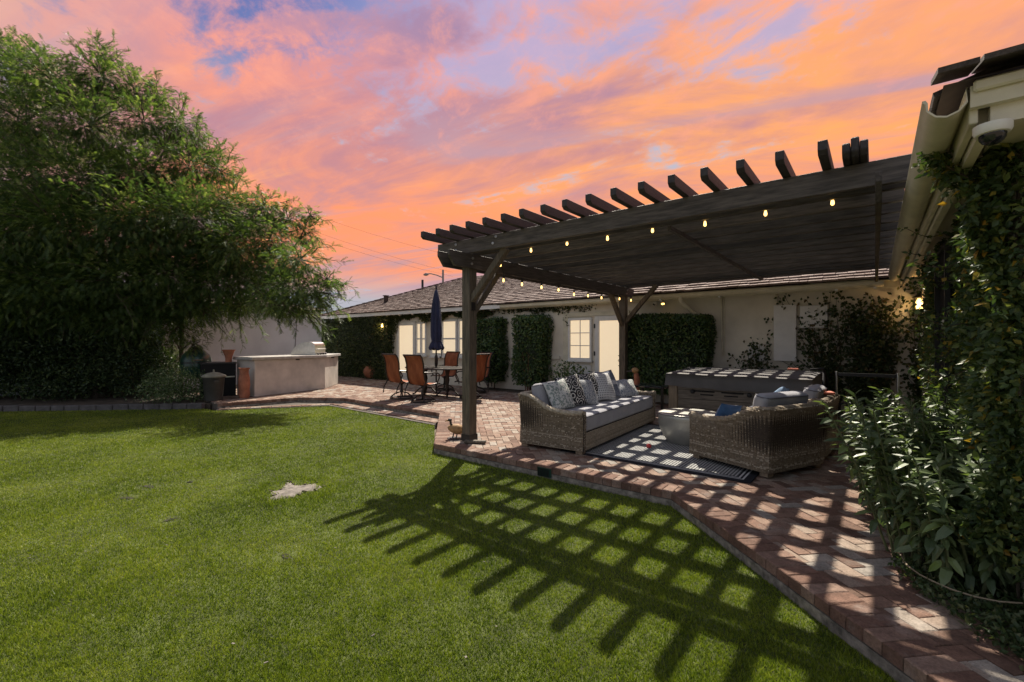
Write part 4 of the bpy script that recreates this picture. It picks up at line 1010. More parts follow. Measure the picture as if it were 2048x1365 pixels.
# ------------------------------------------------------------------ rug, drum table, ball
def rug_fn(t, uv):
    s = t.n('SeparateXYZ', Vector=uv); u, v = s.outputs[0], s.outputs[1]                     # metres
    du = t.m('MINIMUM', u, t.m('SUBTRACT', 2.20, u)); dv = t.m('MINIMUM', v, t.m('SUBTRACT', 2.52, v)); e = t.m('MINIMUM', du, dv)
    a_ = t.m('SINE', t.m('MULTIPLY', t.m('ADD', u, t.m('MULTIPLY', v, .7)), 2 * PI / .066)); c_ = t.m('SINE', t.m('MULTIPLY', t.m('SUBTRACT', u, t.m('MULTIPLY', v, .7)), 2 * PI / .066))
    f = t.m('GREATER_THAN', t.m('MULTIPLY', a_, c_), .06)
    field = t.mix(f, (.018, .020, .026), (.46, .46, .44))
    line = t.m('MAXIMUM', t.m('LESS_THAN', t.m('ABSOLUTE', t.m('SUBTRACT', e, .085)), .009), t.m('LESS_THAN', t.m('ABSOLUTE', t.m('SUBTRACT', e, .125)), .009))
    bord = t.mix(line, (.014, .015, .020), (.50, .50, .49))
    inb = t.m('LESS_THAN', e, .15)
    return t.mix(inb, field, bord), t.noise(uv, 160, 3, .6), .4
pat_mat('rug', rug_fn, .95)
def rug():
    nx, ny = 22, 25; V = []; UV = []; Fq = []
    for j in range(ny + 1):
        for i in range(nx + 1):
            x = 2.20 * i / nx; y = 2.52 * j / ny; V.append((-3.16 + x, 4.98 + y, .011 + .0015 * math.sin(x * 7) * math.sin(y * 5))); UV.append((x, y))
    for j in range(ny):
        for i in range(nx):
            q = j * (nx + 1) + i; Fq.append((q, q + 1, q + nx + 2, q + nx + 1))
    o = obj_from(np_mesh('rug', V, Fq, uv=UV), 'rug', 'rug'); m = o.modifiers.new('thick', 'SOLIDIFY'); m.thickness = .009; m.offset = -1
    tag(o, 'black and white patterned outdoor rug under the seating', 'rug')
rug()
tb = thing('drum_table', (-2.03, 6.50, .013), 'round hammered metal drum table on the rug', 'table')
c = Vector((-2.03, 6.50, .013))
def hammered():
    nu, nv = 88, 24; prof = []
    for k in range(nv + 1):
        z = .385 * k / nv; r = .275 + .125 * math.sin(min(1, z / .30) * PI / 2) ** .9
        if k == nv: r -= .004
        prof.append((r, z))
    V = []; Fq = []
    for k, (r, z) in enumerate(prof):
        for i in range(nu):
            dent = .0035 * (math.sin(PI * (i + (k % 2)) ) == 0) if False else (.010 if (i % 2 == k % 2) else 0) * (0 if k > nv - 4 or k < 1 else 1)
            a = 2 * PI * i / nu; V.append((c.x + (r - dent) * math.cos(a), c.y + (r - dent) * math.sin(a), c.z + z))
    for k in range(nv):
        for i in range(nu): Fq.append((k * nu + i, k * nu + (i + 1) % nu, (k + 1) * nu + (i + 1) % nu, (k + 1) * nu + i))
    V = np.array(V) - np.array(OFF[tb.name]); obj_from(np_mesh('drum', V, Fq, smooth=True), 'drum', 'hammered', tb)
hammered()
b = MB(); b.lathe(c, [(.05, .388), (.385, .388), (.398, .392), (.402, .398), (.398, .404), (.385, .408), (.05, .408)], 64); b.build('table_top', 'hammered', tb, smooth=True)
q = gp(1298, 892, .035); b = MB(); b.sphere((q.x, q.y, .032), .032, 14, 10); tag(b.build('ball', 'rubber_red', smooth=True), 'small red ball lying on the patterned rug', 'ball')

# ------------------------------------------------------------------ hot tub
TX0, TX1, TY0, TY1 = -2.74, -.72, 7.70, 9.72
ht = thing('hot_tub', (-1.73, 8.7, .004), 'covered hot tub with grey wood-look panels before the back wall', 'hot tub')
b = MB(); b.bb(TX0 + .04, TX1 - .04, TY0 + .04, TY1 - .04, .004, .78); b.build('shell', 'black_void', ht)
for k in range(5):
    z0_, z1_ = .03 + k * .145, .03 + (k + 1) * .145 - .006
    b = MB(); b.bb(TX0 + .16, TX1 - .16, TY0 + .015, TY0 + .039, z0_, z1_); b.build('panel_board', 'spa_wood', ht, bevel=.003)
    for xs, sx in ((TX0 + .015, 0), (TX1 - .039, 0)):
        b = MB(); b.bb(xs, xs + .024, TY0 + .16, TY1 - .16, z0_, z1_); b.build('panel_board', 'spa_wood', ht, bevel=.003)
for x in (TX0, TX1 - .155):
    for y in (TY0, TY1 - .155):
        b = MB(); b.bb(x, x + .155, y, y + .155, .008, .775); b.build('corner_post', 'spa_trim', ht, bevel=.02, segs=2)
for x in (TX0 + .56, TX0 + .98):
    for dx, z, w_ in ((0, .595, .32), (.10 if x < TX0 + .7 else .04, .545, .20)):
        b = MB(); b.bb(x - .14 + dx, x - .14 + dx + w_, TY0 + .004, TY0 + .0145, z - .009, z + .009); b.build('vent_slot', 'black_void', ht)
for x in (TX0 + .40, TX0 + 1.24):
    b = MB(); b.lathe(None, [(.035, -.02), (.035, .01), (.02, .02)], 12, Matrix.Translation((x, TY0 + .005, .585)) @ Matrix.Rotation(PI / 2, 4, 'X')); b.build('cover_clip', 'black_metal', ht)
b = MB(); b.bb(TX0 + 1.31, TX0 + 1.66, TY0 + .002, TY0 + .0145, .545, .602); pl = b.build('name_plate', 'plate', ht, bevel=.008)
tx = bpy.data.curves.new('lettering', 'FONT'); tx.body = 'bullfrog   spas'; tx.size = .05; tx.align_x = 'CENTER'; tx.align_y = 'CENTER'; tx.extrude = .001
to = bpy.data.objects.new('lettering', tx); link(to, pl); to.location = Vector((TX0 + 1.485, TY0 - .001, .575)) - OFF[ht.name]; to.rotation_euler = (PI / 2, 0, 0)
dg_ = bpy.context.evaluated_depsgraph_get(); me_ = bpy.data.meshes.new_from_object(to.evaluated_get(dg_)); mw_ = to.matrix_local.copy(); bpy.data.objects.remove(to)
to = obj_from(me_, 'lettering', None, pl); me_.materials.clear(); me_.materials.append(M['ink']); to.location = Vector((TX0 + 1.485, TY0 - .001, .575)) - OFF[ht.name]; to.rotation_euler = (PI / 2, 0, 0)
# cover: slightly crowned vinyl with skirt
def cover():
    nx, ny = 28, 24; V = []; Fq = []
    X = np.linspace(TX0 - .03, TX1 + .03, nx + 1); Y = np.linspace(TY0 - .03, TY1 + .03, ny + 1)
    for j, y in enumerate(Y):
        for i, x in enumerate(X):
            e = min(x - X[0], X[-1] - x, y - Y[0], Y[-1] - y); z = .885 + .030 * (1 - abs(2 * j / ny - 1)) - .02 * max(0, 1 - e / .05) ** 2 + .004 * math.sin(x * 6 + y * 3)
            V.append((x, y, z))
    for j in range(ny):
        for i in range(nx): q = j * (nx + 1) + i; Fq.append((q, q + 1, q + nx + 2, q + nx + 1))
    ring = [i for i in range(nx + 1)] + [(k + 1) * (nx + 1) - 1 for k in range(1, ny + 1)] + [ny * (nx + 1) + i for i in range(nx - 1, -1, -1)] + [k * (nx + 1) for k in range(ny - 1, 0, -1)]
    m0 = len(V); m = len(ring)
    for lvl, (dz_, o_) in enumerate(((-.10, .006), (-.205, .016))):
        for k, r_ in enumerate(ring):
            x, y, z = V[r_]; cxx, cyy = (TX0 + TX1) / 2, (TY0 + TY1) / 2; d = Vector((x - cxx, y - cyy, 0)); d = d / max(abs(d.x), abs(d.y))
            wv = .008 * math.sin(k * .9) * lvl + (-.05 * (1 - abs(2 * (k / nx) - 1)) ** 1 if lvl == 1 and k <= nx else 0) * .5
            V.append((x + d.x * o_, y + d.y * o_, .87 + dz_ + wv))
    for k in range(m):
        Fq.append((ring[k], ring[(k + 1) % m], m0 + (k + 1) % m, m0 + k)); Fq.append((m0 + k, m0 + (k + 1) % m, m0 + m + (k + 1) % m, m0 + m + k))
    V = np.array(V) - np.array(OFF[ht.name]); return obj_from(np_mesh('cover', V, Fq, smooth=True), 'cover', 'vinyl_cover', ht)
cv = cover()
b = MB(); b.bar((TX0, 8.72, .918), (TX1, 8.72, .918), .03, .012); b.build('cover_seam', 'vinyl_cover', cv)
b = MB(); b.tube([(TX1 + .09, 9.35, .40), (TX1 + .10, 9.1, .80), (TX1 + .07, 8.8, .97), (TX1 - .1, 8.72, .955)], .02, 8); b.tube([(TX1 + .075, 8.9, .93), (TX1 + .09, 8.55, .62)], .018, 8); b.build('lifter_arm', 'black_metal', ht)
b = MB(); b.bb(-1.16, -1.0, 8.95, 9.03, .923, .955); tag(b.build('sponge', 'salmon_cloth', bevel=.012, segs=2), 'small pale pink sponge on the hot tub cover', 'sponge')

# ------------------------------------------------------------------ small things round the seating
t = thing('side_table', (-3.25, 8.25, 0), 'low black side table with a glossy top between sofa and hot tub', 'table')
b = MB(); b.bb(-3.55, -2.92, 8.0, 8.5, .56, .60); b.build('table_top', 'dark_glass', t, bevel=.008)
for x in (-3.5, -2.97):
    for y in (8.05, 8.45):
        b = MB(); b.bb(x - .02, x + .02, y - .02, y + .02, .004, .56); b.build('leg', 'black_metal', t)
q = aY(1272, 770, 9.1)
t = thing('bird_statue', (q.x, 9.1, 0), 'tall brown wooden bird figure behind the sofa end', 'statue')
b = MB(); b.tube([(q.x, 9.1, .01), (q.x, 9.1, .35), (q.x + .02, 9.1, .62), (q.x, 9.1, .74)], [.06, .075, .06, .05], 10); b.build('body', 'terracotta', t, smooth=True)
b = MB(); b.sphere((q.x - .02, 9.1, .80), .075, 12, 8, (1.1, .9, .8)); o = b.build('head', 'bird_body', t, smooth=True)
b = MB(); b.tube([(q.x - .07, 9.07, .79), (q.x - .19, 9.02, .77)], [.028, .006], 8); b.build('beak', 'bird_dark', o)
# duck by the front post
q = gp(906, 878); X, Y = q.x, q.y
t = thing('duck_ornament', (X, Y, .005), 'brown duck garden ornament standing beside the front pergola post', 'ornament')
b = MB(); m = Matrix.Translation((X + .03, Y + .05, .135)) @ Matrix.Rotation(.9, 4, 'Z') @ Matrix.Rotation(.25, 4, 'Y')
prof = [(.004, -.14), (.035, -.12), (.062, -.07), (.075, -.01), (.07, .05), (.045, .10), (.012, .13)]
b.lathe(None, prof, 16, m @ Matrix.Rotation(PI / 2, 4, 'Y')); b.build('body', 'bird_body', t, smooth=True)
b = MB(); b.tube([(X, Y, .17), (X - .015, Y - .03, .22), (X - .015, Y - .035, .265)], [.022, .016, .018], 10); b.build('neck', 'bird_dark', t, smooth=True)
b = MB(); b.sphere((X - .018, Y - .045, .275), .026, 10, 8, (1, 1.3, .9)); o = b.build('head', 'bird_dark', t, smooth=True)
b = MB(); b.tube([(X - .03, Y - .06, .27), (X - .075, Y - .085, .258)], [.014, .006], 8); b.build('beak', 'bird_body', o)
for dx in (-.03, .04):
    b = MB(); b.tube([(X + dx + .02, Y + .03, .09), (X + dx + .015, Y + .01, .02)], .009, 6); b.box((X + dx + .01, Y - .01, .013), (.035, .06, .012), .4); b.build('leg', 'bird_dark', t)
b = MB(); b.lathe((X + .015, Y + .01, .006), [(.10, 0), (.10, .006), (.092, .008)], 20); b.build('base', 'black_metal', t)
# towel rail by the back wall
a = aY(1673, 768, 8.9); c = aY(1796, 776, 8.9)
t = thing('towel_rail', (a.x, 8.9, 0), 'black and silver towel rail standing by the wall right of the hot tub', 'rail')
for p in (a, c):
    b = MB(); b.tube([(p.x, 8.9, .004), (p.x, 8.9, .93)], .018, 10); b.build('upright', 'steel', t, smooth=True)
    b = MB(); b.bb(p.x - .03, p.x + .03, 8.7, 9.1, .004, .03); b.build('foot', 'steel', t)
b = MB(); b.bb(a.x + .018, c.x - .018, 8.885, 8.915, .86, .91); b.build('rail', 'black_metal', t)
b = MB(); b.bb(a.x + .018, c.x - .018, 8.885, 8.915, .40, .43); b.build('rail', 'black_metal', t)

# ------------------------------------------------------------------ dining set
TC = Vector((-9.0, 8.15, 0))
dt = thing('dining_table', TC, 'oval cast metal dining table on the brick patio', 'table')
b = MB(); n = 40; poly = [(TC.x + .95 * math.copysign(abs(math.cos(2 * PI * k / n)) ** .75, math.cos(2 * PI * k / n)), TC.y + .56 * math.copysign(abs(math.sin(2 * PI * k / n)) ** .75, math.sin(2 * PI * k / n))) for k in range(n)]
b.prism(poly, .70, .735); o = b.build('table_top', 'bronze_metal', dt, bevel=.01)
for i in range(11):                                    # cast lattice proud of the top
    x = TC.x - .8 + i * .16; hy = .46 * math.sqrt(max(.05, 1 - ((x - TC.x) / .95) ** 2))
    b = MB(); b.bb(x - .012, x + .012, TC.y - hy, TC.y + hy, .7355, .741); b.build('lattice_rib', 'bronze_metal', o)
for sx in (-.42, .42):
    b = MB(); b.lathe((TC.x + sx, TC.y, 0), [(.05, .12), (.035, .3), (.06, .42), (.035, .55), (.08, .70)], 12)
    for k in range(4):
        an = PI / 4 + k * PI / 2; dv = Vector((math.cos(an), math.sin(an), 0)); cc = Vector((TC.x + sx, TC.y, 0))
        b.tube([cc + Vector((0, 0, .2)), cc + dv * .15 + Vector((0, 0, .16)), cc + dv * .28 + Vector((0, 0, .03)), cc + dv * .34 + Vector((0, 0, .02))], .022, 7)
    b.build('pedestal', 'bronze_metal', dt, smooth=True)
def sling_fn(t, uv):
    n = t.noise(uv, 3, 3, .6); return t.ramp(n, [(.35, (.20, .055, .022)), (.65, (.34, .11, .045))]), t.noise(uv, 90, 2, .5), .3
pat_mat('sling', sling_fn, .8)
def dining_chair():
    t = thing('dining_chair', (0, 0, 0), 'x', 'chair', 'swivel chairs round the dining table')
    # local: facing +x; profile of the side frame (x,z)
    pr = [(-.40, 1.10), (-.385, 1.085), (-.33, 1.02), (-.285, .88), (-.275, .72), (-.24, .55), (-.19, .44), (-.08, .40), (.12, .415), (.24, .43), (.30, .41)]
    for sy in (-.25, .25):
        b = MB(); b.tube([(x, sy, z) for x, z in pr], .017, 7); b.build('side_frame', 'bronze_metal', t, local=True, smooth=True)
        b = MB(); b.tube([(-.28, sy * 1.06, .70), (-.15, sy * 1.22, .69), (.10, sy * 1.24, .68), (.22, sy * 1.18, .64), (.25, sy * 1.08, .54), (.20, sy, .43)], .017, 7); b.build('arm', 'bronze_metal', t, local=True, smooth=True)
        b = MB(); b.tube([(-.22, sy, .46), (-.33, sy * 1.0, .30), (-.36, sy * .95, .16)], .014, 6); b.build('rear_strut', 'bronze_metal', t, local=True, smooth=True)
    V = []; UV = []; Fq = []; m = 6
    prr = pr[1:-1]
    for i, (x, z) in enumerate(prr):
        for k in range(m + 1):
            y = -.24 + .48 * k / m; sag = .014 * (1 - (2 * k / m - 1) ** 2); V.append((x + (sag if z > .5 else 0) * -1, y, z - (sag if z <= .5 else 0))); UV.append((k / m, i / len(prr)))
    for i in range(len(prr) - 1):
        for k in range(m): q = i * (m + 1) + k; Fq.append((q, q + 1, q + m + 2, q + m + 1))
    o = obj_from(np_mesh('sling', V, Fq, uv=UV, smooth=True), 'sling', 'sling', t); s_ = o.modifiers.new('thick', 'SOLIDIFY'); s_.thickness = .004
    b = MB(); b.tube([(-.395, -.25, 1.095), (-.395, .25, 1.095)], .016, 7); b.build('top_rail', 'bronze_metal', t, local=True)
    b = MB(); b.lathe((0, 0, 0), [(.05, .16), (.03, .22), (.03, .34), (.10, .385)], 12); b.build('swivel_column', 'bronze_metal', t, local=True, smooth=True)
    b = MB(); b.tube([(.27 * math.cos(2 * PI * k / 20), .27 * math.sin(2 * PI * k / 20), .022) for k in range(21)], .018, 7, cap=False)
    for k in range(4):
        an = PI / 4 + k * PI / 2; b.tube([(0, 0, .17), (.15 * math.cos(an), .15 * math.sin(an), .13), (.27 * math.cos(an), .27 * math.sin(an), .03)], .017, 6)
    b.build('ring_base', 'bronze_metal', t, local=True, smooth=True)
    return t
dc0 = dining_chair()
for i, (x, y, a, lab) in enumerate([(-9.14, 7.14, 92, 'leftmost orange sling chair, on the near side of the dining table'), (-8.24, 7.06, 99, 'orange sling chair on the near side, beside the pergola post'),
        (-9.75, 9.15, -85, 'sling chair on the far side of the table, nearest the door'), (-8.55, 9.20, -95, 'sling chair on the far side of the table below the windows'), (-7.80, 8.2, 182, 'orange sling chair at the table end half hidden by the pergola post')]):
    o = dc0 if i == 0 else copy_tree(dc0)
    o.location = (x, y, .004); o.rotation_euler = (0, 0, R(a)); o['label'] = lab
# closed umbrella standing in the table
um = thing('patio_umbrella', (TC.x, TC.y, .742), 'closed navy patio umbrella standing in the dining table', 'umbrella')
b = MB(); b.tube([(TC.x, TC.y, .05), (TC.x, TC.y, 2.84)], .02, 10); b.lathe((TC.x, TC.y, 0), [(.03, .75), (.045, .82), (.045, 1.0), (.03, 1.05)], 10); b.build('pole', 'bronze_metal', um, smooth=True)
V = []; Fq = []; n = 48; prof = [(2.78, .012), (2.72, .045), (2.55, .075), (2.3, .10), (2.0, .115), (1.75, .125), (1.55, .125), (1.42, .105), (1.33, .145), (1.24, .175), (1.20, .16)]
for k, (z, r) in enumerate(prof):
    for i in range(n):
        a = 2 * PI * i / n; f = 1 + .20 * math.cos(8 * a + .25 * math.sin(z * 5)) * min(1, (2.8 - z) * 2) + .05 * math.sin(3 * a + z * 4)
        V.append((TC.x + r * f * math.cos(a), TC.y + r * f * math.sin(a), z + (.03 * math.sin(4 * a) if k >= len(prof) - 2 else 0)))
for k in range(len(prof) - 1):
    for i in range(n): Fq.append((k * n + i, k * n + (i + 1) % n, (k + 1) * n + (i + 1) % n, (k + 1) * n + i))
cnp = obj_from(np_mesh('canopy', np.array(V) - np.array(OFF[um.name]), Fq, smooth=True), 'canopy', 'navy_fabric', um)
b = MB(); b.lathe((TC.x, TC.y, 0), [(.018, 2.77), (.028, 2.80), (.018, 2.86), (.004, 2.88)], 10); b.build('finial', 'black_metal', um, smooth=True)
b = MB(); b.tube([(TC.x + .118 * math.cos(2 * PI * k / 16), TC.y + .118 * math.sin(2 * PI * k / 16), 1.42) for k in range(17)], .012, 6, cap=False); b.build('strap', 'navy_fabric', cnp)
# ------------------------------------------------------------------ outdoor kitchen on the left
kt = thing('kitchen_counter', (-12.8, 6.6, 0), 'angled stucco outdoor kitchen counter with concrete top', 'counter')
K = [(-12.30, 5.02), (-12.83, 7.21), (-13.95, 8.30), (-14.6, 7.75), (-13.75, 6.9), (-13.2, 4.95)]
b = MB(); b.prism(K, .004, .93); b.build('base', 'kitchen_stucco', kt, bevel=.008)
K2 = [(-12.24, 4.94), (-12.76, 7.23), (-13.95, 8.40), (-14.7, 7.77), (-13.80, 6.95), (-13.25, 4.87)]
b = MB(); b.prism(K2, .932, 1.01); b.build('counter_top', 'concrete', kt, bevel=.01)
for p in ((-12.60, 6.25), (-13.35, 7.73)):
    b = MB(); b.box((p[0] + .005, p[1], .905), (.03, .14, .03), -.25); b.build('vent_slot', 'black_void', kt)
# built-in grill on the counter
g0 = at(617, 700, 13.9); gx_, gy_ = -13.30, 7.02
gr = thing('grill', (gx_, gy_, 1.012), 'stainless built-in barbecue grill with domed hood on the counter', 'grill')
rot = Matrix.Translation((gx_, gy_, 1.012)) @ Matrix.Rotation(R(34), 4, 'Z')
def rext(poly, w_):
    bb_ = MB(); n = len(poly); vs = [rot @ Vector((p[0], -w_ / 2, p[1])) for p in poly] + [rot @ Vector((p[0], w_ / 2, p[1])) for p in poly]
    bb_.add(vs, [tuple(range(n)), tuple(range(n, 2 * n))[::-1]] + [(i, i + n, (i + 1) % n + n, (i + 1) % n) for i in range(n)]); return bb_
arc = [(-.42, .10), (-.37, .18), (-.28, .265), (-.15, .335), (0, .375), (.13, .385), (.22, .365), (.275, .32), (.295, .25)]
o = rext([(-.43, .06)] + arc + [(.30, .06)], .62).build('hood', 'steel', gr, smooth=True)
b = MB(); b.tube([rot @ Vector((.335, -.25, .17)), rot @ Vector((.335, .25, .17))], .014, 8); b.build('handle', 'steel', o)
rext([(-.44, .0), (-.44, .058), (.34, .058), (.34, .0)], .66).build('body', 'steel', gr, bevel=.006)
for k in range(4):
    b = MB(); b.lathe(None, [(.022, 0), (.022, .03), (.016, .034)], 10, rot @ Matrix.Translation((.341, -.22 + k * .147, .03)) @ Matrix.Rotation(PI / 2, 4, 'Y')); b.build('knob', 'black_metal', gr)
# kamado on a dark cart
q = at(392, 745, 12.0); kx, ky = q.x, q.y
km = thing('kamado_grill', (kx, ky, 0), 'dark green egg-shaped ceramic grill half behind the shrub', 'grill')
b = MB(); b.lathe((kx, ky, 0), [(.10, .42), (.24, .47), (.33, .60), (.345, .78), (.335, .86)], 28); b.build('bowl', 'egg_green', km, smooth=True)
b = MB(); b.lathe((kx, ky, 0), [(.345, .865), (.34, .95), (.30, 1.06), (.21, 1.15), (.10, 1.19), (.05, 1.20)], 28); o = b.build('dome_lid', 'egg_green', km, smooth=True)
b = MB(); b.lathe((kx, ky, 0), [(.05, 1.19), (.075, 1.21), (.075, 1.25), (.045, 1.27), (.045, 1.29)], 14); b.build('vent_cap', 'black_metal', o, smooth=True)
b = MB(); b.lathe((kx, ky, 0), [(.352, .845), (.352, .875)], 28); b.build('band', 'black_metal', km)
b = MB(); b.tube([(kx + .30, ky - .15, .93), (kx + .38, ky - .2, .93), (kx + .42, ky - .02, .93), (kx + .33, ky + .05, .93)], .014, 6); b.build('handle', 'spa_trim', km)
for k in range(4):
    an = PI / 4 + k * PI / 2; b = MB(); b.tube([(kx + .22 * math.cos(an), ky + .22 * math.sin(an), .46), (kx + .30 * math.cos(an), ky + .30 * math.sin(an), .01)], .018, 6); b.build('leg', 'black_metal', km)
# dark cabinet between the kamado and the counter
cb = thing('grill_cabinet', (-13.3, 4.5, 0), 'black open grill cabinet between kamado and stucco counter', 'cabinet')
a = Vector((-13.9, 4.1, 0)); 
b = MB(); b.box((-13.45, 4.58, .42), (.7, .75, .82), R(-14)); b.build('body', 'black_void', cb)
b = MB(); b.box((-13.45, 4.58, .85), (.76, .78, .04), R(-14)); b.build('top', 'black_metal', cb)
b = MB(); b.box((-13.08, 4.53, .50), (.012, .62, .03), R(-14)); b.build('shelf_rail', 'steel', cb)
# trash bin
q = gp(421, 803); bx_, by_ = q.x - .1, q.y + .1
bn = thing('trash_bin', (bx_, by_, 0), 'brown plastic trash bin with domed lid beside the shrub', 'bin')
b = MB(); b.lathe((bx_, by_, 0), [(.18, .006), (.225, .53), (.24, .545), (.24, .56)], 24); b.build('body', 'bin_plastic', bn, smooth=True)
b = MB(); b.lathe((bx_, by_, 0), [(.255, .562), (.26, .585), (.22, .615), (.13, .655), (.03, .675)], 24); o = b.build('lid', 'bin_lid', bn, smooth=True)
b = MB(); b.tube([(bx_ - .02, by_, .67), (bx_ - .015, by_, .73), (bx_ + .015, by_, .73), (bx_ + .02, by_, .67)], .014, 6); b.build('handle', 'bin_lid', o, smooth=True)
for sx in (-1, 1):
    b = MB(); b.box((bx_ + sx * .235, by_ - .02, .47), (.03, .10, .05)); b.build('grip', 'bin_plastic', bn)
# terracotta vases
def vase(name, label, p, prof, mtl='terracotta'):
    t = thing(name, p, label, 'vase'); b = MB(); b.lathe(p, prof, 24); b.build('body', mtl, t, smooth=True)
    r, z = prof[-1]; b = MB(); b.tube([(p[0] + r * math.cos(2 * PI * k / 24), p[1] + r * math.sin(2 * PI * k / 24), p[2] + z) for k in range(25)], .014, 6, cap=False); b.build('rim', mtl, t, smooth=True)
q = gp(490, 797); vase('floor_vase', 'tall terracotta floor vase against the stucco counter end', (q.x - .05, q.y, .004), [(.10, 0), (.13, .08), (.12, .2), (.135, .34), (.125, .5), (.10, .62), (.105, .70), (.12, .735)])
vase('flared_planter', 'dark flared terracotta planter on the black grill cabinet', (-13.17, 4.74, .872), [(.075, 0), (.075, .10), (.09, .16), (.13, .27), (.145, .31)])
q = gp(748, 757); vase('round_pot', 'round terracotta pot standing below the ivy hedge', (q.x, q.y - .1, .004), [(.14, 0), (.26, .10), (.31, .24), (.29, .36), (.21, .44), (.19, .47)])
# river rocks at the hedge foot
for k, (x, y, r_) in enumerate([(1012, 777, .22), (1028, 774, .20), (1022, 772, .15)]):
    q = gp(x, y); b = MB(); b.sphere((q.x, q.y + .05, .08), r_, 12, 8, (1.25, .9, .7)); o = b.build('rock', 'river_rock', smooth=True)
    d = o.modifiers.new('d', 'DISPLACE'); tx = bpy.data.textures.new('rk', 'CLOUDS'); tx.noise_scale = .2; d.texture = tx; d.strength = .05
    tag(o, ['large dark rounded rock at the foot of the left hedge column', 'dark rounded rock right of the largest one by the hedge', 'small dark rock behind the two others by the hedge'][k], 'rock', 'rocks between the hedge columns')

# ------------------------------------------------------------------ street lamp and wires beyond the roof
D_ = 38
q = at(886, 545, D_); lp = thing('street_lamp', (q.x, q.y, 0), 'street lamp with curved arm rising beyond the shake roof', 'street lamp')
b = MB(); b.tube([(q.x, q.y, -.2), (q.x, q.y, q.z + .2)], [.11, .08], 8); b.build('pole', 'grey_pole', lp)
pts = [at(886, 556, D_), at(874, 551, D_), at(862, 548, D_), at(853, 548, D_)]; b = MB(); b.tube(pts, .045, 6); b.build('arm', 'grey_pole', lp)
b = MB(); a = at(857, 549, D_); c = at(847, 550, D_); b.tube([a, a.lerp(c, .5), c], [.08, .14, .06], 8); b.build('lamp_head', 'grey_pole', lp, smooth=True)
for k, (x0, y0, x1, y1, lab) in enumerate([(560, 405, 905, 512, 'topmost thin power line crossing the sunset sky'), (560, 438, 905, 545, 'second thin power line below the topmost one'), (560, 452, 905, 553, 'third thin power line above the roof hip'), (640, 588, 780, 606, 'low power line between tree and roof hip')]):
    a = at(x0, y0, 45); c = at(x1, y1, 52); b = MB(); b.tube([a.lerp(c, u / 6) + Vector((0, 0, -.35 * (1 - (u / 3 - 1) ** 2))) for u in range(7)], .009, 4)
    tag(b.build('power_line', 'wire'), lab, 'power line', 'power lines')
# ------------------------------------------------------------------ clipped hedges
def bulge(p, s=3.0): return np.sin(p[:, 0] * s + 1.3) * np.sin(p[:, 1] * s * 1.1 + .5) + np.sin(p[:, 2] * s * 1.3 + p[:, 0] * 1.7)
def hedge(name, label, x0, x1, y0, y1, z0, z1, n, L, mtl='hedge_leaf', trunk=None, thin=None, cat='hedge', amp=.045, shell=.14, core=True, vbias=None):
    t = thing(name, ((x0 + x1) / 2, (y0 + y1) / 2, z0 if trunk is None else .0), label, cat)
    if core:
        b = MB(); i = .12; b.bb(x0 + i, x1 - i, y0 + i * .6, y1, z0 + .02, z1 - i); b.build('branches', 'shadow_leaf', t)  # solid box for the inner mass; the hedge's inside shade is painted into its colour
    sx, sy, sz = x1 - x0, y1 - y0, z1 - z0
    A = np.array([sx * sz, sy * sz, sy * sz, sx * sy]); k = RNG.choice(4, n, p=A / A.sum())
    u = RNG.random((n, 3)); P = np.array([x0, y0, z0]) + u * np.array([sx, sy, sz]); N = np.zeros((n, 3))
    P[k == 0, 1] = y0; N[k == 0] = (0, -1, 0); P[k == 1, 0] = x0; N[k == 1] = (-1, 0, 0); P[k == 2, 0] = x1; N[k == 2] = (1, 0, 0); P[k == 3, 2] = z1; N[k == 3] = (0, 0, 1)
    P += N * (bulge(P) * amp - RNG.random(n) ** 1.6 * shell + .03)[:, None]
    if thin is not None:
        keep = thin(P, RNG.random(n)); P, N = P[keep], N[keep]; n = len(P)
    D = unit(N * .55 + rdir(n) + np.array([0, 0, -.15])); Nn = unit(N + rdir(n) * .7)
    P = P - D * (L * .4)
    leaf_obj('foliage', mtl, t, P, D, Nn, L * RNG.uniform(.7, 1.25, n), L * .55 * RNG.uniform(.8, 1.2, n), v=np.clip(RNG.random(n) if vbias is None else vbias(P), 0, .999))
    if trunk:
        for (tx_, ty_, r_) in trunk:
            b = MB(); b.tube([(tx_, ty_, .0), (tx_ + .03, ty_ - .01, z0 * .5), (tx_ - .02, ty_, z0 + .25)], [r_ * 1.2, r_, r_ * .8], 7); b.build('trunk', 'bark', t)
    return t
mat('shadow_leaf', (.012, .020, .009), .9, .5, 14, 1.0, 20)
# ivy covered left end of the back wall, creeping over the door head
ivx0, ivx1 = X_(640), X_(788)
hedge('ivy_hedge', 'wide dark ivy wall left of the side door', ivx0 - .4, ivx1, WY - .28, WY, .0, 2.34, 15000, .085, 'ivy_leaf', cat='ivy', amp=.04, shell=.16)
tv = thing('climbing_ivy', (X_(880), WY - .05, 2.1), 'ivy strip hanging under the rafter tails above the windows', 'ivy')
n = 3200; u = RNG.random(n); x = X_(780) + (X_(990) - X_(780)) * u
low = .17 + .10 * np.sin(x * 3.1) + .07 * np.sin(x * 7.7) + .25 * (x < X_(800)); z = 2.36 - RNG.random(n) * np.maximum(.05, low)
P = np.stack([x, WY - .05 - RNG.random(n) * .14, z], 1); D = unit(rdir(n) * .8 + np.array([0, -.6, -.5]))
leaf_obj('foliage', 'ivy_leaf', tv, P, D, unit(rdir(n) + np.array([0, -1, .4])), .075, .05)
tv = thing('climbing_vine', (X_(1090), WY - .05, 2.2), 'thin bare vine trailing below the gutter over the hedge columns', 'vine')
b = MB(); P = []
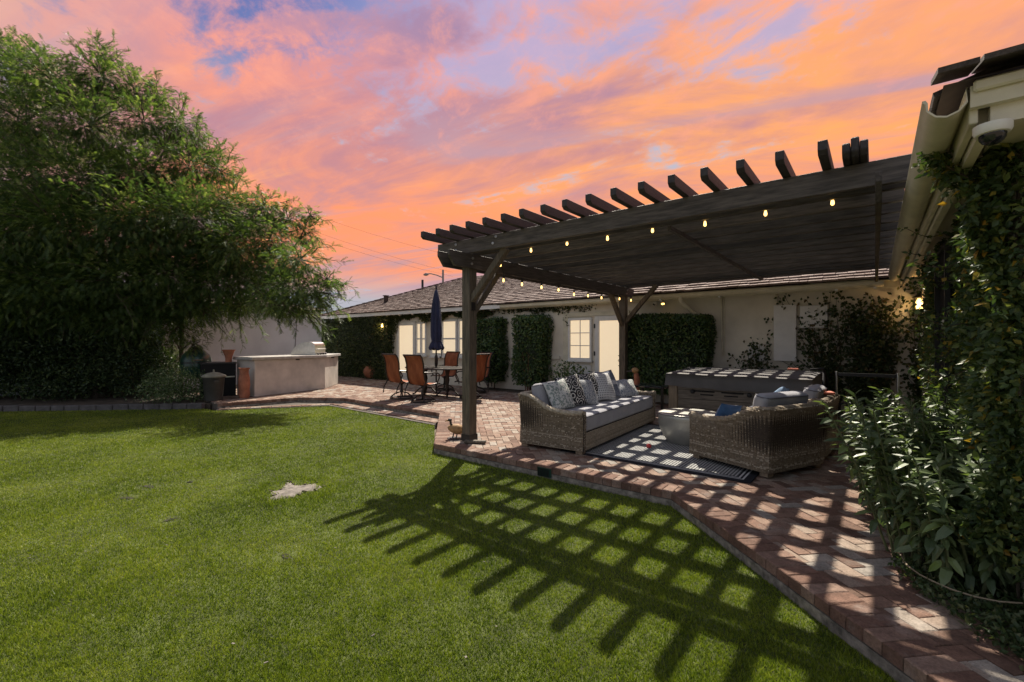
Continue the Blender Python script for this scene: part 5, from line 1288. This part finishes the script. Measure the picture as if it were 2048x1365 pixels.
for s0, s1, zz in ((965, 1190, 2.36), (1040, 1180, 2.30)):
    pts = []; 
    for k in range(26):
        u = k / 25; pts.append(Vector((X_(s0 + (s1 - s0) * u), WY - .02, zz + .05 * math.sin(u * 19) - .03 * u))); P += [pts[-1] + Vector((random.uniform(-.05, .05), -.02, random.uniform(-.07, .05))) for _ in range(int(16 * (1 - u) + 3))]
    b.tube(pts, .006, 4)
for px_ in (1082, 1135):
    pts = [Vector((X_(px_) + .06 * math.sin(k * 1.1), WY - .02, 2.32 - k * .07)) for k in range(8)]; b.tube(pts, .006, 4); P += [p + Vector((random.uniform(-.05, .05), -.02, 0)) for p in pts for _ in range(3)]
b.build('stem', 'bark', tv); P = np.array([tuple(p) for p in P]); n = len(P); leaf_obj('foliage', 'wall_vine_leaf', tv, P, rdir(n), unit(rdir(n) + np.array([0, -1.2, 0])), .065, .045)
# two clipped columns
def taper(cx_, w_, zlo): return lambda P, r: ((np.abs(P[:, 0] - cx_) < w_ * (.62 + .38 * np.clip((P[:, 2] - zlo) / .7, 0, 1))) & (r > .12 * (P[:, 2] < .5)))
for px0, px1, lab in ((961, 1026, 'left one of two clipped hedge columns between the windows'), (1043, 1114, 'right one of two clipped hedge columns, near the casement window')):
    xa, xb = X_(px0) + .05, X_(px1) - .15; xa *= .985; cxx = (xa + xb) / 2
    hedge('hedge_column', lab, xa, xb, WY - .62, WY - .05, .22, 2.06, 5200, .085, trunk=[(cxx - .1, WY - .3, .025), (cxx + .15, WY - .3, .02)], thin=taper(cxx, (xb - xa) / 2 + .12, .1))
xa, xb = X_(1258), X_(1436)
hedge('clipped_hedge', 'wide clipped hedge block between patio door and hot tub', xa + .1, xb - .1, WY - .6, WY - .05, .25, 1.93, 11000, .075, trunk=[(xa + .5, WY - .3, .03), (xb - .6, WY - .3, .03)])

def bushy(name, label, c, rad, n, L, mtl, stems=6, cat='shrub', ratio=.5, bark='bark', open_=1.0, kind='diamond'):
    t = thing(name, (c[0], c[1], 0), label, cat); c = np.array(c); rad = np.array(rad)
    d = rdir(n); r = RNG.random(n) ** (1 / 2.4); lump = 1 + .16 * np.sin(d[:, 0] * 5 + c[0]) * np.sin(d[:, 2] * 6) + .10 * np.sin(d[:, 1] * 11)
    P = c + d * rad * (r * lump)[:, None]; ok = P[:, 2] > .02; P, d = P[ok], d[ok]; n = len(P)
    D = unit(d * .5 + rdir(n) + np.array([0, 0, .1]))
    leaf_obj('foliage', mtl, t, P, D, unit(rdir(n) + np.array([0, 0, .8])), L * RNG.uniform(.7, 1.3, n), L * ratio * RNG.uniform(.8, 1.2, n), kind)
    b = MB()
    for k in range(stems):
        dv = rdir(1)[0]; e = c + dv * rad * .75; e[2] = max(e[2], c[2] * .8); b.tube([(c[0] + dv[0] * .06, c[1] + dv[1] * .06, -.02), tuple((c + e) / 2 * np.array([1, 1, .8])), tuple(e)], [.014, .010, .005], 5)
    b.build('stems', bark, t); return t
q = aY(1148, 750, WY - .6); bushy('low_shrub', 'low dark green shrub under the casement window', (q.x, WY - .75, .42), (.55, .4, .48), 900, .09, 'hedge_leaf')
q = aY(1055, 730, WY - .4); t = bushy('dry_shrub', 'reddish half-dry shrub between the two hedge columns', (q.x + .1, WY - .55, .85), (.28, .22, .5), 260, .06, 'wall_vine_leaf', 9, bark='dead_twig')
# espalier creepers on the back wall right of the hedge
def wall_creeper(label, x0, x1, z0, z1, n, dens, L=.08, trunkx=None, seed=1):
    t = thing('wall_creeper', ((x0 + x1) / 2, WY - .05, 0), label, 'creeper')
    P = []; b = MB(); rg = np.random.default_rng(seed)
    tx_ = trunkx if trunkx is not None else (x0 + x1) / 2
    for k in range(n):
        a = Vector((tx_ + rg.normal(0, .04), WY - .03, z0 * (0 if trunkx is not None else 1) + .02)); tgt = Vector((rg.uniform(x0, x1), WY - .03, z0 + (z1 - z0) * rg.random() ** .7)); pts = []
        for s in range(9):
            u = s / 8; p = a.lerp(tgt, u); p.x = a.x + (tgt.x - a.x) * u ** 1.7 + .05 * math.sin(u * 9 + k); p.y = WY - .03 - .05 * math.sin(u * 3); pts.append(p)
        b.tube(pts, [.012 - .001 * s for s in range(9)], 4)
        for p in pts[2:]:
            for _ in range(dens): P.append(p + Vector((rg.normal(0, .09), -abs(rg.normal(0, .05)), rg.normal(0, .09))))
    b.build('stems', 'bark', t); P = np.array([tuple(p) for p in P]); ok = (P[:, 0] > x0 - .12) & (P[:, 0] < x1 + .12) & (P[:, 2] < z1 + .08) & (P[:, 2] > .05); P = P[ok]; m = len(P)
    P[:, 1] = np.minimum(P[:, 1], WY - .02); P = P[~((P[:, 0] > X_(1546)) & (P[:, 0] < X_(1597)) & (P[:, 2] > .95) & (P[:, 2] < 2.06))]; m = len(P)
    leaf_obj('foliage', 'wall_vine_leaf', t, P, unit(rdir(m) + np.array([0, -.3, -.2])), unit(rdir(m) * .7 + np.array([0, -1, .2])), L * RNG.uniform(.7, 1.3, m), L * .6)
    return t
xs = lambda a: X_(a)
wall_creeper('dark bushy creeper trained up the wall under the flashing', xs(1690), xs(1805), .55, 2.25, 46, 13, trunkx=xs(1735), seed=3)
wall_creeper('thin creeper winding round the meter box on the wall', xs(1540), xs(1690), .9, 2.36, 30, 7, .08, trunkx=xs(1668), seed=5)
wall_creeper('small wispy creeper left of the tall utility panel', xs(1458), xs(1545), .62, 1.45, 14, 6, .08, trunkx=xs(1500), seed=8)
wall_creeper('reddish creeper in the corner beside the wall lantern', xs(1815), xs(1856), .5, 2.3, 16, 9, .075, trunkx=xs(1850), seed=9)

# ------------------------------------------------------------------ big feathery tree on the left
def feathery_tree(name, label, base, clumps, limbs, nspray, mtl, bark='bark', pairs=7, L=.20, crown='crown', wisps=380):
    t = thing(name, base, label, 'tree'); base = Vector(base)
    b = MB(); forks = []
    for pts, r0, r1 in limbs:
        n = len(pts); b.tube(pts, [r0 + (r1 - r0) * i / (n - 1) for i in range(n)], 8); forks += [Vector(p) for p in pts[1:]]
    b.build('trunk', bark, t, smooth=True)
    w_ = np.array([c[1] ** 2.2 for c in clumps]); idx = RNG.choice(len(clumps), nspray, p=w_ / w_.sum())
    C = np.array([tuple(c[0]) for c in clumps]); Rr = np.array([c[1] for c in clumps]); Sq = np.array([c[2] if len(c) > 2 else .8 for c in clumps])
    d = rdir(nspray); rad = RNG.random(nspray) ** .45 * (1 + .38 * np.sin(d[:, 0] * 7 + idx) * np.sin(d[:, 1] * 6 + idx * 2))
    P = C[idx] + d * (Rr[idx] * rad)[:, None] * np.stack([np.ones(nspray), np.ones(nspray), Sq[idx]], 1)
    out_ = unit(d + np.array([0, 0, -.25]) + rdir(nspray) * .55)
    ups = unit(rdir(nspray) * .5 + np.array([0, 0, 1]))
    # loose outer wisps: long twigs with a few sprays
    tw = MB(); cc_ = C.mean(0); Pw = []; Dw = []
    for k in range(wisps):
        i = RNG.integers(len(clumps)); dv = unit((C[i] - cc_ + rdir(1)[0] * 3.0 + np.array([0, 0, 1.2]))[None])[0]
        a = C[i] + dv * Rr[i] * .6; ln = RNG.uniform(.4, 1.15) * Rr[i] * .9 + .25; pts = [a + dv * ln * u + rdir(1)[0] * .05 - np.array([0, 0, .25 * ln * u * u]) for u in (0, .35, .7, 1.0)]
        tw.tube([tuple(p) for p in pts], [.010, .008, .005, .003], 4)
        for u in np.linspace(.2, 1, 13): j = min(2, int(u * 3)); Pw.append(pts[j] + (pts[j + 1] - pts[j]) * (u * 3 - j)); Dw.append(dv + rdir(1)[0] * .9)
    tw.build('wisps', bark, t, kind='stuff')
    P = np.concatenate([P, np.array(Pw)]); out_ = np.concatenate([out_, unit(np.array(Dw))]); nspray = len(P); rad = np.concatenate([rad, np.ones(len(Pw))])
    ups = unit(rdir(nspray) * .5 + np.array([0, 0, 1]))
    # each spray: a rachis with paired leaflets
    Ls = L * RNG.uniform(.6, 1.4, nspray); sd = unit(np.cross(out_, ups)); up2 = np.cross(sd, out_)
    Pa = []; Da = []; Na = []; La = []; Va = []
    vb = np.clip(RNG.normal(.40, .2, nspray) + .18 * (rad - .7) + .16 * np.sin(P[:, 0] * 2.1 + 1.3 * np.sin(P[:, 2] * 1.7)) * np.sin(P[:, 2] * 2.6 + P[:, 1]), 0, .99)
    for k in range(pairs):
        u = (k + .5) / pairs
        for s_ in (-1, 1):
            Pa.append(P + out_ * (Ls * u)[:, None] - up2 * (Ls * .28 * u * u)[:, None]); Da.append(sd * s_ + out_ * .55 - up2 * .25); Na.append(up2 + rdir(nspray) * .35)
            La.append(Ls * .34 * (1 - .45 * abs(u - .45))); Va.append(vb)
    Pa, Da, Na, La, Va = map(np.concatenate, (Pa, Da, Na, La, Va))
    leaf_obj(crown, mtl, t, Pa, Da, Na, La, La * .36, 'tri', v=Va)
    # fine branches reaching each clump and twigs within it
    b = MB()
    for c in clumps:
        f = min(forks, key=lambda p: (p - c[0]).length); mid = f.lerp(c[0], .5) + Vector((random.uniform(-.2, .2), random.uniform(-.2, .2), .15))
        b.tube([f, mid, c[0]], [.026, .018, .010], 5)
        for k in range(9):
            dv = Vector(rdir(1)[0]); e = c[0] + dv * c[1] * .95; b.tube([c[0].lerp(e, .05), c[0].lerp(e, .5) + Vector(rdir(1)[0]) * .12, e], [.014, .009, .004], 4)
    b.build('branches', bark, t)
    return t
cl = []
for x, y, d, r_ in [(40, 120, 12.5, 1.0), (120, 150, 12.0, 1.1), (215, 140, 12.5, 1.0), (280, 165, 13, .8), (60, 230, 11.5, 1.2), (180, 240, 11.5, 1.2), (300, 230, 12.3, 1.0), (370, 235, 13, .75),
                  (-60, 200, 12, 1.3), (-80, 350, 11.5, 1.4), (40, 350, 11, 1.3), (160, 350, 11, 1.3), (290, 330, 11.8, 1.15), (390, 320, 12.4, .95), (400, 275, 13.2, .6), (330, 180, 13.2, .55),
                  (455, 330, 12.8, .6), (470, 400, 12.5, .9), (540, 400, 12.6, .7), (575, 440, 12.8, .55), (540, 480, 12.2, .8), (600, 520, 12.5, .6), (470, 500, 11.8, 1.0), (380, 440, 11.5, 1.2),
                  (270, 450, 11, 1.25), (140, 460, 10.8, 1.3), (20, 470, 10.6, 1.3), (-70, 500, 11, 1.3), (330, 550, 11.4, 1.05), (430, 570, 11.8, .85), (520, 570, 12.2, .75), (600, 580, 12.4, .6), (640, 585, 12.6, .40), (655, 560, 12.8, .30),
                  (220, 560, 11.0, 1.1), (100, 570, 10.8, 1.1), (-10, 580, 10.6, 1.1), (480, 612, 12.2, .5), (570, 618, 12.3, .42), (410, 625, 11.9, .55), (355, 655, 11.8, .50), (385, 690, 11.7, .28),
                  (150, 660, 12.2, 1.0), (270, 650, 12.3, .9), (50, 660, 12.2, 1.0), (20, 90, 13, .7), (90, 100, 13.2, .55), (220, 95, 13, .5), (430, 300, 13.2, .45), (610, 470, 13, .4), (620, 430, 13.1, .3), (500, 440, 13.4, .8), (420, 380, 13.6, .9), (440, 480, 13.2, .9), (350, 390, 13.4, 1.0), (560, 530, 13.4, .7), (500, 540, 13, .8), (240, 280, 13.4, 1.1), (110, 280, 13.2, 1.2), (20, 280, 13, 1.1), (220, 400, 13, 1.1), (80, 420, 12.8, 1.2), (250, 500, 13, 1.1), (120, 530, 12.8, 1.1), (0, 400, 12.4, 1.1), (330, 600, 12.8, .9), (200, 610, 12.8, 1.0), (60, 610, 12.6, 1.0), (320, 500, 12, 1.0), (-40, 650, 11.6, 1.0), (545, 605, 12.6, .5), (600, 615, 12.8, .42), (450, 600, 12.8, .6), (500, 590, 13, .6), (560, 575, 13, .6), (640, 600, 12.9, .3), (400, 540, 12.6, .9), (180, 180, 13.4, .9), (60, 170, 13.2, .9), (340, 270, 13.5, .8), (330, 620, 11.6, .6), (290, 610, 11.4, .7), (370, 610, 11.6, .5), (250, 640, 11.4, .8), (160, 620, 11.2, .9), (60, 620, 11, .9), (420, 520, 12.6, .9), (330, 440, 12.8, 1.0), (230, 340, 12.6, 1.0), (340, 360, 12.8, .9), (280, 560, 12.6, .9), (100, 480, 12.4, 1.1), (400, 600, 12.4, .6)]:
    if x > 530 and y > 500: d -= 1.7
    if y < 420: r_ *= .84; y += 14; x -= 12
    cl.append((at(x, y, d), r_, .72))
tb_ = at(205, 780, 12.0); tb_.z = -.05; tb2 = at(362, 780, 12.5); tb2.z = -.05
fk = [tb_, tb_ + Vector((-.05, -.05, 1.2)), tb_ + Vector((.05, .05, 2.4))]
limbs = [(fk, .20, .13)]
for x, y, d in ((60, 330, 12), (180, 250, 12), (330, 300, 12.4), (470, 470, 12.3), (250, 420, 11.6), (560, 540, 12.4), (20, 470, 11.2)):
    e = at(x, y, d); m1 = fk[-1].lerp(e, .35) + Vector((0, 0, .5)); m2 = fk[-1].lerp(e, .7) + Vector((random.uniform(-.2, .2), random.uniform(-.2, .2), .35)); limbs.append(([fk[-1], m1, m2, e], .085, .025))
limbs.append(([tb2, tb2 + Vector((.03, 0, 1.2)), tb2 + Vector((-.05, .05, 2.4)), at(375, 520, 12.3)], .060, .04))
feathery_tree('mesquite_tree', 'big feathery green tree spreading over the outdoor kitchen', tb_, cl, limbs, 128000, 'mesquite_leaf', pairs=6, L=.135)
# dark undergrowth filling the bed below it
def px_bush(name, label, x, y, d, rad, n, L, mtl, **k):
    c = at(x, y, d); return bushy(name, label, (c.x, c.y, max(.2, c.z)), rad, n, L, mtl, **k)
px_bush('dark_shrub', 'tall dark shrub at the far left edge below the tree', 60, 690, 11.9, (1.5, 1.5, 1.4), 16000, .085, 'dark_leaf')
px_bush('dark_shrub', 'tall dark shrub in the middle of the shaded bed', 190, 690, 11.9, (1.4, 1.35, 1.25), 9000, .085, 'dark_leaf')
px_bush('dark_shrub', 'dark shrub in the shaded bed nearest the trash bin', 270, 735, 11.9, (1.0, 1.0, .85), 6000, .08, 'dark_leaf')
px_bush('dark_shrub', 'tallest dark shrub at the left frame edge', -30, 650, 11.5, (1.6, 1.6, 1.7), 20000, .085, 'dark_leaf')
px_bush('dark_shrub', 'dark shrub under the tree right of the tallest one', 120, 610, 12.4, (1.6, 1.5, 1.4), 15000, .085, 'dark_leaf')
px_bush('flowering_shrub', 'low pale-leaved shrub beside the trash bin', 350, 778, 10.9, (.85, .75, .50), 4200, .055, 'rose_leaf')
px_bush('dark_shrub', 'low spreading dark shrub behind the stone edging', 130, 770, 11.6, (1.5, 1.1, .45), 3600, .08, 'dark_leaf')
px_bush('ornamental_grass', 'wispy upright grass clump behind the pale-leaved shrub', 330, 728, 12.4, (.45, .45, .40), 700, .22, 'rose_leaf', cat='grass clump', ratio=.06)

# ------------------------------------------------------------------ lance-leaved bush in the right bed
lbush = thing('broadleaf_bush', (.35, 4.3, .01), 'big bush with long pointed grey-green leaves on the right', 'bush')
PP = []; DD = []; NN = []; LL = []; stem = MB()
for k in range(190):
    u = RNG.random(2); bx, by = .06 + .58 * u[0], 3.48 + 1.75 * u[1]
    if by < 3.75 and bx < .20: bx += .22
    if by > 4.6: bx -= .12
    H_ = RNG.uniform(.55, .98) * (1.05 if by > 3.8 else .80); an = RNG.uniform(0, 2 * PI); ln = RNG.uniform(.05, .30); top_ = Vector((bx + math.cos(an) * ln - .06, by + math.sin(an) * ln, H_))
    b0 = Vector((bx, by, 0)); pts = [b0, b0.lerp(top_, .5) + Vector((0, 0, .08)), top_]; stem.tube(pts, [.009, .007, .004], 5)
    nl = int(18 + H_ * 22)
    for j in range(nl):
        s_ = .12 + .88 * (j + RNG.random()) / nl; p = pts[0].lerp(pts[1], s_ * 2) if s_ < .5 else pts[1].lerp(pts[2], s_ * 2 - 1)
        a2 = j * 2.4 + RNG.normal(0, .3); el = RNG.normal(.15 + .5 * (s_ > .9), .3) if s_ > .45 else RNG.normal(-.45, .35)
        PP.append(tuple(p)); DD.append((math.cos(a2) * math.cos(el), math.sin(a2) * math.cos(el), math.sin(el))); NN.append((RNG.normal(0, .3), RNG.normal(0, .3), 1)); LL.append(RNG.uniform(.07, .14) * (1 if s_ < .9 else .75))
stem.build('stems', 'green_stem', lbush)
PP, DD, NN, LL = map(np.array, (PP, DD, NN, LL))
dist = np.array([pix(p)[2] for p in PP]); vis = np.array([(0 < pix(p)[0] < 2048) for p in PP]); order = np.argsort(-(LL / dist) * vis)
big = order[:300]; small = order[300:]
leaf_obj('foliage', 'lance_leaf', lbush, PP[small], DD[small], NN[small], LL[small], LL[small] * .34, 'lance', fold=.10, droop=.22, stuff=True)
lms = []
for k in range(5):
    V, Fc, kk = leaf_arrays(np.array([[0, 0, 0.]]), np.array([[1., 0, 0]]), np.array([[0, 0, 1.]]), [1.0], [.29 + .03 * k], 'lance', .10, .10 + .07 * k)
    me = np_mesh('leaf', V, Fc); me.materials.append(M['lance_leaf']); lms.append(me)
for i in big:
    d = Vector(DD[i]).normalized(); s_ = d.cross(Vector(NN[i])).normalized(); u_ = s_.cross(d); m = Matrix(((d.x, -s_.x, u_.x, 0), (d.y, -s_.y, u_.y, 0), (d.z, -s_.z, u_.z, 0), (0, 0, 0, 1))) @ Matrix.Scale(LL[i], 4)
    m.translation = Vector(PP[i]) - OFF[lbush.name]; o = bpy.data.objects.new('leaf', lms[i % 5]); link(o, lbush); o.matrix_local = m
# ------------------------------------------------------------------ creeper covering the right house wall
cr = thing('house_creeper', (.55, 5.0, .0), 'thick creeper with some yellow leaves covering the right house wall', 'creeper')
n = 23000; y = 3.40 + RNG.random(n) ** 1.9 * 5.6; z = .3 + RNG.random(n) * 2.13
dep = .05 + .09 * np.clip((4.9 - y) / 1.2, 0, 1) + .06 * np.sin(y * 4.3) * np.sin(z * 3.7) + .05 * np.sin(z * 8 + y * 5)
wnm = (y > y0_ - .05) & (y < y1_ + .08) & (z > .95 + .25 * np.sin(y * 9)) & (z < 2.3)
dep = np.maximum(dep, .03); x = HX - dep * (.35 + .65 * RNG.random(n)) - .01; ok = ~wnm
P = np.stack([x, y, z], 1)[ok]; n = len(P); D = unit(rdir(n) * .9 + np.array([-.35, -.1, -.35]))
leaf_obj('foliage', 'creeper_leaf', cr, P, D, unit(rdir(n) * .8 + np.array([-1, -.5, .5])), RNG.uniform(.035, .07, n), RNG.uniform(.024, .04, n), 'diamond', fold=.12)
# tufts hooked over the gutter end and sprays reaching out
P = []; b = MB()
for c, r_, k in ((Vector((.26, 3.42, 2.40)), .08, 120), (Vector((.33, 3.52, 2.34)), .10, 150), (Vector((.42, 3.50, 2.25)), .13, 200), (Vector((.48, 3.7, 2.10)), .10, 100), (Vector((.47, 3.6, 1.95)), .12, 150)):
    P += [c + Vector(rdir(1)[0]) * r_ * RNG.random() ** .5 for _ in range(k)]; b.tube([(HX, c.y + .15, c.z - .3), tuple(c)], .006, 5)
for k in range(26):
    a = Vector((HX - .12, RNG.uniform(3.7, 6.4), RNG.uniform(.9, 2.2))); e = a + Vector((-RNG.uniform(.1, .32), RNG.uniform(-.15, .1), RNG.uniform(-.1, .12))); pts = [a.lerp(e, u / 4) + Vector((0, 0, .03 * math.sin(u * 2))) for u in range(5)]; b.tube(pts, .003, 4)
    P += [p + Vector(rdir(1)[0]) * .03 for p in pts for _ in range(5)]
for k in range(14):                                   # sunny sprig by the wing's far corner
    a = Vector((HX - .06, RNG.uniform(6.3, 7.0), RNG.uniform(.3, 1.55))); P += [a + Vector(rdir(1)[0]) * .13 for _ in range(26)]
for k in range(3200):                                  # wraps the near corner of the wing
    yy = RNG.uniform(3.06, 3.5); P.append(Vector((.50 + (3.5 - yy) * .75 + RNG.uniform(-.10, .10), yy - RNG.random() * .08, RNG.uniform(.25, 2.36))))
for k in range(22):                                   # separate climbing stems
    y_ = RNG.uniform(3.5, 6.5); b.tube([(HX - .03, y_, .02), (HX - .05, y_ + .1, 1.0), (HX - .04, y_ - .05, 2.2)], .007, 5)
b.build('stems', 'bark', cr); P = np.array([tuple(p) for p in P]); n = len(P)
leaf_obj('sprays', 'creeper_leaf', cr, P, unit(rdir(n) + np.array([-.3, -.2, -.2])), unit(rdir(n) + np.array([-.4, -.6, .8])), RNG.uniform(.03, .055, n), RNG.uniform(.022, .034, n), fold=.12)
# ------------------------------------------------------------------ ground cover and hose in the right bed
n = 9000; x = RNG.uniform(.02, 1.2, n); y = RNG.uniform(2.45, 3.75, n); ok = in_poly(x + .12, y + .10, BED) & (x - .12 + (y - 3.2) * .2 > -.02); x, y = x[ok], y[ok]; n = len(x)
P = np.stack([x, y, .012 + RNG.random(n) * .06], 1)
o = leaf_obj('ground_cover', 'cover_leaf', None, P, unit(rdir(n) + np.array([0, 0, .35])), unit(rdir(n) * .6 + np.array([0, 0, 1])), RNG.uniform(.020, .045, n), RNG.uniform(.014, .026, n), fold=.1)
tag(o, 'small-leaved ground cover spilling over the brick edge', 'ground cover', kind='stuff')
b = MB(); pts = [gp(x_, y_, .085) for x_, y_ in ((1800, 1108), (1815, 1132), (1840, 1150), (1870, 1165), (1905, 1180), (1950, 1194), (2000, 1204), (2060, 1208))]
fine = []
for a, c in zip(pts[:-1], pts[1:]): fine += [a.lerp(c, k / 4) for k in range(4)]
b.tube(fine, .0045, 6); tag(b.build('hose', 'hose', smooth=True), 'thin tan drip hose lying along the right bed edge', 'hose')
